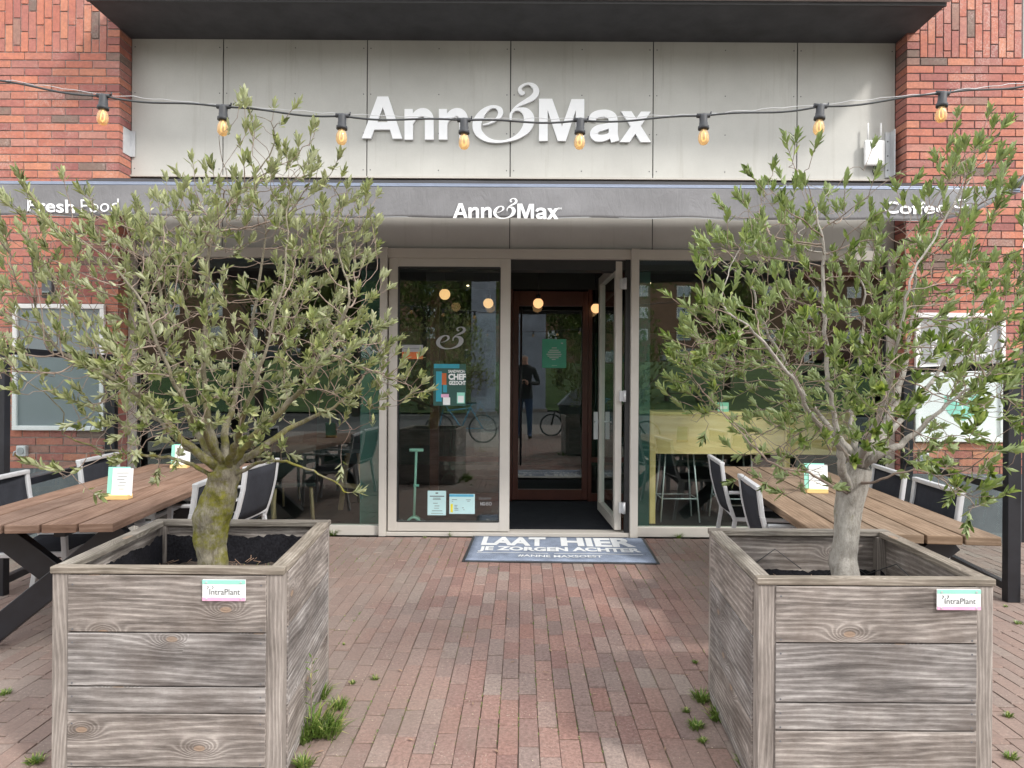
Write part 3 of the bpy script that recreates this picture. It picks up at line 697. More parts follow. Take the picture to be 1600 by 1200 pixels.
# trestle table inside left window
e = empty('trestle_table', ((500 - VX) * 7.7 / F, 7.7, 0), 0, 'dark table on pale wooden trestle legs behind the left window', 'table')
q = MB(); q.box(-1.0, .75, -.4, .4, .73, .77); q.build('tabletop', 'dark', e, bevel=.004)
for sx in (-.62, .38):
    for s2 in (-1, 1):
        q = MB(); q.beam((sx + s2 * .06, 0, .73), (sx + s2 * .22, -.3 * s2, 0), .05, .04); q.build('leg', 'trestle', e)
    q = MB(); q.beam((sx - .17, 0.1, .32), (sx + .17, -.1, .32), .03, .05); q.build('brace', 'trestle', e)
def cafe_chair(x, y, rz, label):
    e = empty('side_chair', (x, y, 0), rz, label, 'chair', 'dark chairs inside the café')
    q = MB(); q.box(-.21, .21, -.21, .21, .43, .47); q.build('seat', 'dark', e, bevel=.01)
    q = MB(); q.grid(lambda u, v: (-.21 + .42 * u, .21 + .05 * math.sin(v * 1.5) - .06 * math.sin(u * math.pi), .5 + .36 * v), 8, 4); o = q.build('backrest', 'dark', e)
    md = o.modifiers.new('thick', 'SOLIDIFY'); md.thickness = .012
    for sx in (-1, 1):
        for sy in (-1, 1):
            q = MB(); q.tube([(sx * .17, sy * .17, .44), (sx * .2, sy * .2, 0)], .013, 6); q.build('leg', 'trestle', e)
cafe_chair(-2.35, 7.05, R(200), 'dark café chair nearest the glass behind the left window')
cafe_chair(-1.75, 8.35, R(20), 'dark café chair on the far side of the trestle table')
cafe_chair(-3.0, 8.4, R(-10), 'dark café chair deep inside at the left end of the trestle table')

# green kick scooter behind fixed leaf
p0 = at(650, 809, 6.98); e = empty('kick_scooter', (p0.x, p0.y, 0), 0, 'mint green kick scooter standing behind the fixed door leaf', 'scooter')
q = MB(); q.tube([(-.02, 0, .12), (.0, 0, .8)], .013, 8); q.build('steering_tube', 'scoot', e)
q = MB(); q.tube([(-.07, 0, .8), (.07, 0, .8)], .018, 10); q.build('handlebar', 'scoot', e, bevel=.003)
q = MB(); q.tube([(-.03, 0, .44), (.03, 0, .44)], .014, 8); q.build('clamp', 'mint', e)
q = MB(); q.grid(lambda u, v: (-.14 + .2 * u, -.05 + .1 * v, .02 + .11 * math.sin(u * 2.6)), 10, 2); o = q.build('deck', 'scoot', e); o.modifiers.new('t', 'SOLIDIFY').thickness = .02
for xx in (-.16, .06):
    q = MB(); q.lathe((xx, 0, .055), [(.02, -.014), (.05, -.012), (.05, .012), (.02, .014)], 16, 'Y'); q.build('wheel', 'rubber', e)

# ---------------- things stuck on the glass
yg = YF - .006
def sticker(name, px0, px1, py0, py1, m, label, cat, y=yg, extras=()):
    a, b = at(px0, py1, y), at(px1, py0, y); e = empty(name, (a.x, y, a.z), 0, label, cat)
    q = MB(); q.box(0, b.x - a.x, 0, .0015, 0, b.z - a.z); q.build('sheet', m, e)
    w, h = b.x - a.x, b.z - a.z; groups = {}
    for k, (kind, mm, u0, u1, v0, v1, *tx) in enumerate(extras):
        key = (kind, mm)
        q = groups.setdefault(key, MB())
        if kind == 'text': text_to(q, tx[0], u0 * w, u1 * w, v0 * h, v1 * h, -.0012, tx[1] if len(tx) > 1 else .02)
        else: q.box(u0 * w, u1 * w, -.0008 - .0001 * k, 0, v0 * h, v1 * h)
    for (kind, mm), q in groups.items(): q.build('lettering' if kind == 'text' else 'printed_area', mm, e)
    return e
bars = lambda rows, m='ink': [('bar', m, a, b, v, v + h) for a, b, v, h in rows]
sticker('notice_sheet', 668, 697, 767, 805, 'paperc', 'white portrait notice sheet low on the fixed leaf glass', 'notice', extras=bars(
    [(.43, .57, .88, .05), (.12, .9, .76, .035), (.3, .7, .69, .02), (.28, .72, .64, .02), (.3, .55, .48, .02), (.38, .64, .37, .02), (.36, .62, .28, .015), (.24, .8, .17, .02), (.2, .85, .07, .015)]))
sticker('notice_sheet', 702, 742, 772, 803, 'paperc', 'white landscape notice with blue band and yellow patch low on the glass', 'notice', extras=[('bar', 'blue', 0, .95, .86, .98), ('bar', 'yellow', .05, .14, .08, .5)] + bars(
    [(.1, .3, .7, .025), (.1, .15, .62, .02), (.65, .85, .7, .02), (.7, .8, .63, .02), (.2, .32, .42, .02), (.2, .3, .34, .02), (.2, .35, .26, .02), (.2, .36, .18, .02), (.5, .57, .3, .02), (.55, .6, .2, .02)]))
e = empty('window_decal', (at(748, 790, yg).x, yg, at(748, 790, yg).z), 0, 'faint small white code decal at lower right of the fixed leaf glass', 'decal')
q = MB(); text_to(q, 'NO', .015, .065, 0, .035, 0, .05); text_to(q, '80', .07, .125, 0, .035, 0, .0); q.box(0, .12, 0, .001, .062, .064); q.box(0, .12, 0, .001, .072, .075); q.build('lettering', 'greyp', e)
def poster_small():
    e = sticker('window_poster', 677, 728, 569, 634, 'teal', 'dark teal vacancy poster with CHEF lettering on the fixed leaf glass', 'poster', extras=[
        ('bar', 'cyan', .02, .8, .9, 1.0), ('bar', 'cyan', .08, .26, .1, .82), ('bar', 'orange', .26, .4, .5, .78), ('bar', 'cyan', .3, .42, .32, .5), ('bar', 'paper', .3, .52, .02, .2), ('bar', 'pink', .24, .48, .2, .28), ('bar', 'mint', .73, .97, .06, .32), ('bar', 'paper', .76, .94, .08, .24),
        ('text', 'paper', .46, .98, .79, .86, 'SANDWICH-', .03), ('text', 'paper', .46, 1.0, .62, .77, 'CHEF', .05), ('text', 'paper', .48, 1.0, .5, .6, 'GEZOCHT', .04)])
poster_small()
e = empty('window_decal', (at(682, 545, yg).x, yg, at(682, 545, yg).z), 0, 'pale translucent curly ampersand decal on the fixed leaf glass', 'decal')
q = MB(); sc = (at(728, 545, yg).x - at(682, 545, yg).x) / (965 - 612); logo(q, lambda x, y, d: ((x - 612) * sc, -d, (352 - y) * sc * .85), .001, True, .0002); q.build('ampersand', 'greyp', e, tri=True)
sticker('window_sticker', 628, 661, 539, 561, 'greyp', 'pale sticker with rust orange lower band at left edge of the fixed leaf glass', 'sticker', extras=[('bar', 'orange', 0, 1, 0, .5)] + bars([(.1, .8, .72, .03)]))
ee = sticker('door_poster', 847, 885, 530, 575, 'green_p', 'green poster with white word tree taped on the inner door', 'poster', y=YI - .012, extras=bars(
    [(.4, .6, .68, .03), (.3, .68, .6, .03), (.24, .76, .53, .035), (.18, .8, .46, .03), (.22, .78, .4, .025), (.3, .68, .34, .03), (.4, .56, .28, .03), (.4, .62, .08, .01), (.78, .86, .84, .035)], 'paper'))
sticker('notice_sheet', 937, 944, 547, 569, 'paper', 'narrow white slip on the glazing beside the open leaf', 'notice', y=YI - .02)

# ---------------- sign lettering on panels
def sgn(x, y, d):
    px = 560 + x / 3.404; py = 120 + y / 3.404
    p = at(px, py, YF); return (p.x, YF - .004 - d, p.z)
q = MB(); logo(q, sgn, .028); o = q.build('sign_lettering', 'sign', tri=True)
tag(o, 'large white cut-out shop name letters with curly ampersand on the greige panels', 'sign')
# wifi box & bracket
p = at(1362, 242, YF); e = empty('access_point', (p.x, YF - .07, p.z), 0, 'white wireless box with two upright antennas on the right panel', 'router')
q = MB(); q.box(-.1, .1, 0, .04, -.125, .125); q.build('housing', 'white', e, bevel=.018)
for sx in (-.063, .063):
    q = MB(); q.tube([(sx, .02, .12), (sx, .02, .29)], .0085, 8); q.build('antenna', 'white', e)
q = MB(); q.box(-.05, .05, .04, .069, -.06, .06); q.build('mount', 'greyp', e)
q = MB(); q.tube([(0, .03, -.12), (0, .05, -.17), (.02, .06, -.2)], .005, 6); q.build('cable', 'black', e)
e = empty('wall_bracket', (at(1390, 245, YF).x, YF - .05, at(1390, 245, YF).z), 0, 'grey aluminium angle bracket between right panel and brick pier', 'bracket')
q = MB(); q.box(-.05, -.01, .03, .048, -.21, .23); q.box(-.01, -.003, -.06, .048, -.21, .23); q.build('angle_plate', 'alu', e)
q = MB()
for zz in (-.14, .0, .14): q.lathe((-.03, .028, zz), [(.008, 0), (.008, .006)], 8, 'Y')
q.build('bolt', 'ink', e)
e = empty('wall_bracket', (XL - .002, YP + .0, at(192, 225, YF).z), 0, 'small grey metal angle at the left edge of the panels', 'bracket')
q = MB(); q.box(.003, .009, .06, .19, -.13, .12); q.box(.009, .05, .182, .189, -.13, .12); q.build('angle_plate', 'alu', e)

# ================================================================== AWNING
aw = empty('awning', (0, YP, 3.4), 0, 'grey canvas shop awning with lettered valance stretched above the windows', 'awning')
API = Matrix.Translation(-aw.location)
def apart(mb, name, m, parent=None, **k):
    o = mb.build(name, m, parent or aw, **k)
    if parent is None: o.matrix_parent_inverse = API
    return o
ax0, ax1 = -3.98, 3.69; yA, zA = 6.42, 3.385; yB, zB = 5.12, 2.975
mb = MB()
def sag(u, v):
    x = ax0 + (ax1 - ax0) * u; y = yA + (yB - yA) * v; z = zA + (zB - zA) * v
    z -= .022 * math.sin(v * math.pi) * (1 + .5 * math.sin(x * 3.1)) - .004 * noise.noise(Vector((x * 2, y * 3, 0)))
    return (x, y, z)
mb.grid(sag, 120, 12); o = apart(mb, 'canopy', 'awn'); o.modifiers.new('t', 'SOLIDIFY').thickness = .003
mb = MB(); mb.box(ax0 - .02, ax1 + .02, yA - .02, YP - .001 - .0, zA - .09, zA - .012); apart(mb, 'cassette', 'frame_d', bevel=.01)
mb = MB(); mb.box(ax0, ax1, yB - .035, yB + .03, zB - .045, zB - .003); mb.box(ax0, ax1, yB - .042, yB - .0355, zB - .03, zB - .018); apart(mb, 'front_bar', 'alu_blue', bevel=.006)
for xx in (-2.9, 2.9):
    mb = MB(); mb.beam((xx, yA, zA - .12), (xx + (.5 if xx < 0 else -.5), 5.8, 3.12), .05, .06); mb.beam((xx + (.5 if xx < 0 else -.5), 5.8, 3.12), (xx, yB, zB - .05), .04, .05); apart(mb, 'folding_arm', 'alu_blue')
VH = .24; ztv = zB - .045
def val(x, t, off=0.0):
    """t 0 at the bar, 1 at the hem; right end blown up and forward"""
    w = .012 * math.sin(x * 2.3 + .4) + .008 * math.sin(x * 6.1) + .012 * noise.noise(Vector((x * 3.5, t * 1.2, 3)))
    if x < -3.0: w += .012 * math.sin(x * 8 + t * 5) * min(1, (-3.0 - x)) * t
    xs = 2.98; k = max(0, (x - xs) / (ax1 - xs)); k = min(1, k)
    th = R(165) * k ** 1.7
    hem = 1 + .01 * math.sin(x * 5)
    L_ = VH * hem; kc = th
    # bend gradually over the drop
    n = 6; y = yB - .037; z = ztv + .028; st = t * L_ / n
    for i in range(n):
        a = kc * min(1.0, (i + 1) / 3.0)
        y -= math.sin(a) * st; z -= math.cos(a) * st
    y -= w * t + off * math.cos(th); z -= off * -math.sin(th) if False else 0
    return (x, y, z - .004 * t * math.sin(x * 9))
mb = MB(); mb.grid(lambda u, v: val(ax0 + (ax1 - ax0) * u, v), 340, 10)
vo = apart(mb, 'valance', 'val'); vo.modifiers.new('t', 'SOLIDIFY').thickness = .002
# pale hem
mb = MB(); mb.grid(lambda u, v: (lambda p: (p[0], p[1] - .002, p[2]))(val(ax0 + (ax1 - ax0) * u, .975 + .03 * v)), 340, 1); hm = mb.build('hem', 'greyp', vo)
def on_val(x, z):
    t = (ztv + .028 - z) / VH; p = val(x, t); return (x, p[1] - .013, p[2])
Yv = 5.09
q = MB(); zc = lambda py: at(800, py, Yv).z
def lv(x, y, d):
    px = 708 + (x - 22) * (872 - 708) / (1553 - 22); py = 343 - (353 - y) * (343 - 311) / (353 - 38)
    p = at(px, py, Yv); a = on_val(p.x, p.z); return (a[0], a[1] - d * .3, a[2])
logo(q, lv, .002, False, .001)
text_to(q, 'TM', at(873, 0, Yv).x, at(879, 0, Yv).x, zc(328), zc(325), 0, 0, on_val)
q.build('lettering', 'sign', vo, tri=True)
q = MB(); zz = lambda px, py: at(px, py, Yv).z
text_to(q, 'Fresh', at(47, 0, Yv).x, at(119, 0, Yv).x, zz(80, 332), zz(80, 312), 0, .018, on_val)
text_to(q, 'Food', at(129, 0, Yv).x, at(190, 0, Yv).x, zz(160, 332), zz(160, 312), 0, -.005, on_val)
text_to(q, 'Coffee', at(1381, 0, Yv).x, at(1476, 0, Yv).x, zz(1430, 335), zz(1430, 316), 0, .018, on_val)
text_to(q, 'C', at(1483, 0, Yv).x, at(1500, 0, Yv).x, zz(1490, 333), zz(1490, 317), 0, .0, on_val)
q.build('lettering', 'sign', vo)

# ================================================================== POSTER FRAMES, SOCKETS
def frame_thing(pa, pb, label, cat, name, y):
    a = at(pa[0], pb[1], y); b = at(pb[0], pa[1], y); e = empty(name, (a.x, y, a.z), 0, label, cat); w, h = b.x - a.x, b.z - a.z; f = .055
    q = MB(); q.box(0, w, -.035, .0, 0, f * .8); q.box(0, w, -.035, 0, h - f * .8, h); q.box(0, f * .8, -.0345, 0, f * .8, h - f * .8); q.box(w - f * .8, w, -.0345, 0, f * .8, h - f * .8)
    q.build('frame', 'white', e, bevel=.006)
    return e, w, h
e, w, h = frame_thing((22, 476), (166, 672), 'white framed blank grey display board on the left brick pier', 'display board', 'display_board', YP - .006)
q = MB(); q.box(.04, w - .04, -.012, -.002, .04, h - .04); q.build('board', 'greyb', e)
e, w, h = frame_thing((1427, 490), (1568, 690), 'white framed poster with grey lettered top and green leaf print on the right pier', 'poster', 'poster_frame', YP - .006)
q = MB(); q.box(.04, w - .04, -.012, -.002, .04, h * .6); q.build('print', 'paper', e)
q = MB(); q.box(.04, w - .04, -.012, -.002, h * .6 + .001, h - .04); q.build('chalk_panel', 'greyp', e)
q = MB(); r0 = w - .12; zt = h * .6
for k, (tx, ww) in enumerate((('ANNE & MAX.', .52), ('DE KWALITEIT', .6), ('LEKKER ETEN', .56), ('SOORT', .26))):
    z_ = h - .215 - k * .065; text_to(q, tx, r0 - ww, r0, z_, z_ + .042, -.014, .03)
q.build('lettering', 'paper', e)
q = MB()
for sx, a in ((-1, 30), (1, -30)):
    pts = [(0, 0)] + [(.3 * k / 8, .07 * math.sin(math.pi * k / 8)) for k in range(1, 8)] + [(.3, 0)] + [(.3 * k / 8, -.07 * math.sin(math.pi * k / 8)) for k in range(7, 0, -1)]
    an = R(62 if sx > 0 else 128); q.prism([(w * .55 + x * math.cos(an) - z * math.sin(an), .2 + x * math.sin(an) + z * math.cos(an)) for x, z in pts], -.0145, -.0122)
q.build('leaf_print', 'mint', e, tri=True)
for (px, py, lb) in ((38, 704, 'small grey metal socket box low on the left brick pier'), (1440, 715, 'small white socket box low on the right brick pier')):
    p = at(px, py, YP); e = empty('wall_socket', (p.x, YP, p.z), 0, lb, 'socket')
    q = MB(); q.box(-.045, .045, -.05, -.001, -.05, .05); q.build('box', 'alu', e, bevel=.008)
    q = MB(); q.lathe((0, -.058, 0), [(.03, 0), (.034, .01)], 14, 'Y'); q.build('cover', 'greyp', e)
    q = MB(); q.tube([(-.045, -.03, .0), (-.07, -.035, -.01), (-.075, -.04, -.05)], .008, 6); q.build('conduit', 'alu', e)
p = at(79, 450, YP); e = empty('wall_light', (p.x, YP, p.z), 0, 'small dark blue-grey wall box above the left display board', 'wall light')
q = MB(); q.box(-.045, .05, -.06, -.001, -.1, .11); q.build('housing', 'plinth', e, bevel=.006); q = MB(); q.box(-.035, .04, -.07, -.0605, -.09, -.04); q.build('lens', 'glass_c', e)

# ================================================================== DOOR MAT
mt = empty('door_mat', (.34, 6.14, 0), R(-1.6), 'blue door mat with white Dutch lettering and dark rubber edge before the threshold', 'doormat')
w, d = 1.64, .94
def mz(x, y):
    return .014 + .002 * math.sin(x * 9 + y * 4) * (1 if abs(y) < .4 else .4)
q = MB(); q.grid(lambda u, v: (-w / 2 + w * u, -d / 2 + d * v, mz(-w / 2 + w * u, -d / 2 + d * v) - .006), 30, 12); o = q.build('rubber_edge', 'rubber', mt); m_ = o.modifiers.new('t', 'SOLIDIFY'); m_.thickness = .006; m_.offset = -1
q = MB(); q.grid(lambda u, v: (-w / 2 + .025 + (w - .05) * u, -d / 2 + .025 + (d - .05) * v, mz(-w / 2 + w * u, -d / 2 + d * v)), 30, 12); o = q.build('pile', 'mat', mt); m_ = o.modifiers.new('t', 'SOLIDIFY'); m_.thickness = .005; m_.offset = -1
q = MB(); fm = lambda x, y: (x, y, mz(x, y) + .0035)
text_to(q, 'LAAT', -.71, -.12, .06, .40, 0, .045, fm); text_to(q, 'HIER', .02, .70, .06, .40, 0, .045, fm)
text_to(q, 'JE ZORGEN ACHTER', -.72, .72, -.17, .02, 0, .045, fm)
text_to(q, '#ANNE MAXSOEST', -.36, .36, -.34, -.26, 0, .02, fm)
for a, b in ((-.72, -.1), (-.05, .72)): q.grid(lambda u, v: fm(a + (b - a) * u, -.212 + .012 * v), 8, 1)
q.build('lettering', 'matw', mt)

# ================================================================== STRING LIGHTS
st = empty('string_lights', (0, 2.8, 2.6), 0, 'black festoon cable with amber bulbs sagging across the whole front', 'string lights')
SP = Matrix.Translation(-st.location)
bulbs = [(162, 149), (349, 166), (535, 180), (725, 187), (907, 187), (1099, 180), (1282, 165), (1473, 145)]
knots = [(-180, 96), (-25, 122)] + bulbs + [(1625, 128), (1760, 118)]
P3 = [at(a, b, 2.8) for a, b in knots]
path = []; thin = []
for i in range(len(P3) - 1):
    for k in range(12):
        t = k / 12; p = P3[i].lerp(P3[i + 1], t)
        sg = .006 * math.sin(math.pi * t) + .006 * math.sin(2 * math.pi * t) * ((-1) ** i)
        path.append(p - Vector((0, 0, sg + .003))); thin.append(p + Vector((0, .004 * math.sin(t * 18), .004 + .003 * math.sin(t * 25 + i))))
path.append(P3[-1]); thin.append(P3[-1])
q = MB(); q.tube(path, .0043, 8); o = q.build('cable', 'cable', st); o.matrix_parent_inverse = SP
q = MB(); q.tube(thin, .0013, 5); o = q.build('support_wire', 'alu', st); o.matrix_parent_inverse = SP
for (px, py) in bulbs:
    c = at(px, py, 2.8); tl = Matrix.Translation(c) @ Matrix.Rotation(random.uniform(-.08, .08), 4, 'Y')
    q = MB(); q.tube([(-.027, 0, -.002), (.027, 0, -.002)], .009, 10)
    q.lathe((0, 0, 0), [(.012, .004), (.0165, -.006), (.0165, -.03), (.0175, -.031), (.0175, -.044), (.0225, -.046), (.0225, -.058), (.016, -.06)], 16); q.tube([(.03, 0, 0), (.032, 0, .014)], .003, 6)
    so_ = q.build('lamp_socket', 'rubber', st); so_.matrix_parent_inverse = SP; so_.matrix_basis = tl
    q = MB(); q.lathe((0, 0, 0), [(.0125, -.058), (.0145, -.065), (.0205, -.08), (.0225, -.094), (.0205, -.108), (.014, -.118), (.005, -.122), (.001, -.123)], 16); q.build('bulb', 'bulbglass', so_)
    q = MB()
    for a in (-1, 1): q.tube([(.0, 0, -.06), (a * .007, .002, -.075), (a * .008, -.002, -.1), (0, 0, -.108)], .0012, 4)
    q.build('filament', 'fil', so_)

# ================================================================== PLANTERS
def planter(x0, y0, W_, D_, H_, shear, rows, label, soilz, linerlow, name='tree_planter'):
    e = empty(name, (x0 + W_ / 2, y0 + D_ / 2, 0), 0, label, 'planter', 'grey wooden tree planters')
    w2, d2 = W_ / 2, D_ / 2
    Sh = Matrix(((1, shear, 0, 0), (0, 1, 0, 0), (0, 0, 1, 0), (0, 0, 0, 1)))
    pw, th = .065, .028
    for sx in (-1, 1):
        for sy in (-1, 1):
            q = MB(); xa = sx * (w2 - .004); ya = sy * (d2 - .004)
            q.box(min(xa, xa - sx * pw), max(xa, xa - sx * pw), min(ya, ya - sy * pw), max(ya, ya - sy * pw), 0, H_ - .027, Sh, along=2); q.build('corner_post', 'wgrey2', e, bevel=.003)
    def side(f, ax):
        q = MB(); z = H_ - .0275
        for r in rows:
            zb = max(.015, z - r); g = .0025
            if ax == 'y': q.box(-w2 + pw + .0, w2 - pw, f * (d2 - .012) - th / 2, f * (d2 - .012) + th / 2, zb + g, z - g, Sh, along=0)
            else: q.box(f * (w2 - .012) - th / 2, f * (w2 - .012) + th / 2, -d2 + pw, d2 - pw, zb + g, z - g, Sh, along=1)
            z -= r
            if z < .03: break
        s = q.build('side_panel', 'wgrey', e, bevel=.003)
        ns = []; z = H_ - .04
        for r in rows:
            for u in (-1, 1):
                for zo in (.025, r - .025):
                    if ax == 'y': c = Sh @ Vector((u * (w2 - pw - .018), f * (d2 - .012) + f * th / 2, z - zo)); ns.append(c - Vector((0, .001, 0)))
                    else: c = Sh @ Vector((f * (w2 - .012) + f * th / 2, u * (d2 - pw - .018), z - zo)); ns.append(c - Vector((.001, 0, 0)))
            z -= r
            if z < .06: break
        if (ax == 'y' and f < 0) or (ax == 'x' and f * x0 < 0): dots('nail', 'ink', s, ns, .0035, .002, 'Y' if ax == 'y' else 'X')
    for f in (-1, 1): side(f, 'y'); side(f, 'x')
    q = MB(); rw = .07; zt = H_; zb = H_ - .026; o_ = .0025
    q.box(-w2 - o_, w2 - rw * .0 + o_, -d2 - o_, -d2 + rw * .55, zb, zt, Sh, along=0); q.box(-w2 - o_, w2 + o_, d2 - rw * .8, d2 + o_, zb, zt, Sh, along=0)
    q.box(-w2 - o_ + .001, -w2 + rw * .8, -d2 + rw * .55 + .002, d2 - rw * .8 - .002, zb - .001, zt - .001, Sh, along=1); q.box(w2 - rw * .8, w2 + o_ - .001, -d2 + rw * .55 + .002, d2 - rw * .8 - .002, zb - .001, zt - .001, Sh, along=1)
    q.build('rim', 'wrim', e, bevel=.004)
    # liner
    q = MB(); a, b = w2 - .045, d2 - .045
    per = [(-a, -b, a, -b), (a, -b, a, b), (a, b, -a, b), (-a, b, -a, -b)]
    for (xa, ya, xb, yb) in per:
        def fn(u, v, xa=xa, ya=ya, xb=xb, yb=yb):
            x = xa + (xb - xa) * u; y = ya + (yb - ya) * u; n_ = noise.noise(Vector((x * 9, y * 9, 1)))
            top = linerlow + .018 * n_ + .012 * noise.noise(Vector((x * 40, y * 40, 1))); i = .012 * noise.noise(Vector((x * 12, y * 12, v * 4)))
            return Sh @ Vector((x * (1 - .02 - abs(i)), y * (1 - .02 - abs(i)), .3 + (top - .3) * v))
        q.grid(fn, 60, 6)
    q.build('liner', 'liner', e)
    q = MB(); q.grid(lambda u, v: Sh @ Vector((-a * .97 + 2 * a * .97 * u, -b * .97 + 2 * b * .97 * v, soilz + .025 * noise.noise(Vector((u * 5, v * 5, x0))) + .01 * noise.noise(Vector((u * 25, v * 25, 2))))), 40, 40)
    s = q.build('soil', 'soil', e)
    q = MB()
    for _ in range(140):
        x, y = random.uniform(-a, a) * .93, random.uniform(-b, b) * .93; an = random.uniform(0, 6.3); l = random.uniform(.015, .06)
        q.tube([(x, y, soilz + .02), (x + math.cos(an) * l, y + math.sin(an) * l, soilz + .03 + random.uniform(0, .015))], .0016, 4)
    q.build('leaf_litter', 'litter', e)
    return e, Sh
def plate(e, xl, yl, z0, z1, w, label):
    q = MB(); q.box(xl, xl + w, yl - .006, yl, z0, z1); o = q.build('name_plate', 'paper', e, bevel=.001)
    q = MB(); h = z1 - z0; q.box(xl, xl + w, yl - .0068, yl - .0062, z1 - h * .2, z1 - .0005); q.build('mint_band', 'mint', o)
    q = MB(); q.box(xl, xl + w, yl - .0068, yl - .0062, z0 + .0005, z0 + h * .17); q.build('pink_band', 'pink', o)
    q = MB(); text_to(q, 'IntraPlant', xl + w * .17, xl + w * .88, z0 + h * .3, z0 + h * .58, yl - .0072, .0)
    for dx in (0, .018): q.tube([(xl + w * (.11) + dx, yl - .007, z0 + h * .55), (xl + w * .15 + dx, yl - .0072, z0 + h * .66), (xl + w * .12 + dx, yl - .007, z0 + h * .72)], .0011, 4)
    q.build('lettering', 'ink', o)
    q = MB()
    for u in (.1, .9):
        for v in (.1, .88): q.lathe((xl + w * u, yl - .0088, z0 + h * v), [(.0035, 0), (.0035, .003)], 8, 'Y')
    q.build('screw', 'alu', o)
eL, shL = planter(-1.783, 2.54, .865, .89, .805, -.085, (.215, .2, .1, .2, .2), 'left weathered grey wooden planter with black felt liner showing, tree trunk mossy', .6, .735)
plate(eL, at(318, 905, 2.54).x - eL.location.x, -.445 - .0035, at(352, 938, 2.54).z, at(352, 905, 2.54).z, at(385, 905, 2.54).x - at(318, 905, 2.54).x, '')
eR, shR = planter(.872, 2.45, .85, .84, .805, .06, (.205, .213, .1, .2, .2), 'right weathered grey wooden planter with bare inner boards and pale smooth trunk', .56, .62)
plate(eR, at(1462, 920, 2.45).x - eR.location.x, -.42 - .0035, at(1496, 952, 2.45).z, at(1496, 920, 2.45).z, at(1530, 920, 2.45).x - at(1462, 920, 2.45).x, '')
# wire loops in the right planter
q = MB(); q.tube([(-.28, .34, .6), (-.1, .36, .72), (.02, .35, .63)], .0022, 5); q.tube([(.25, .3, .6), (.33, .1, .72), (.36, -.05, .66)], .0022, 5); q.tube([(.1, .33, .58), (.2, .3, .69), (.3, .3, .62)], .0022, 5); q.build('tie_wire', 'rubber', eR)

# ================================================================== TREES IN PLANTERS
def leaf(mb, p, d, up, l, w):
    d = d.normalized(); s = d.cross(up)
    if s.length < 1e-4: s = d.orthogonal()
    s.normalize(); n = s.cross(d); a = p + d * l * .42 - n * l * .03; st = len(mb.v)
    mb.v += [tuple(p), tuple(a + s * w / 2 + n * w * .18), tuple(a - s * w / 2 + n * w * .18), tuple(p + d * l * .45 - n * w * .12), tuple(p + d * l - n * l * random.uniform(-.02, .12)),
             tuple(p + d * l * .75 + s * w * .34 + n * w * .06), tuple(p + d * l * .75 - s * w * .34 + n * w * .06)]
    for f in ((0, 1, 3), (0, 3, 2), (1, 5, 4, 3), (2, 3, 4, 6)): mb.face([st + i for i in f], None, False)
def whorl(mb, p, d, n, l0, l1, spread=(22, 68)):
    d = d.normalized(); u = d.orthogonal().normalized(); v = d.cross(u); ph = random.uniform(0, 6.28)
    for k in range(n):
        a = ph + k * 2.4 + random.uniform(-.25, .25); th = R(random.uniform(*spread)) * .9 * (.45 + .55 * k / n)
        dr = d * math.cos(th) + (u * math.cos(a) + v * math.sin(a)) * math.sin(th); dr.z += .12
        l = random.uniform(l0, l1); leaf(mb, p - d * .012 * k / n * 3, dr, d, l, l * random.uniform(.29, .4))
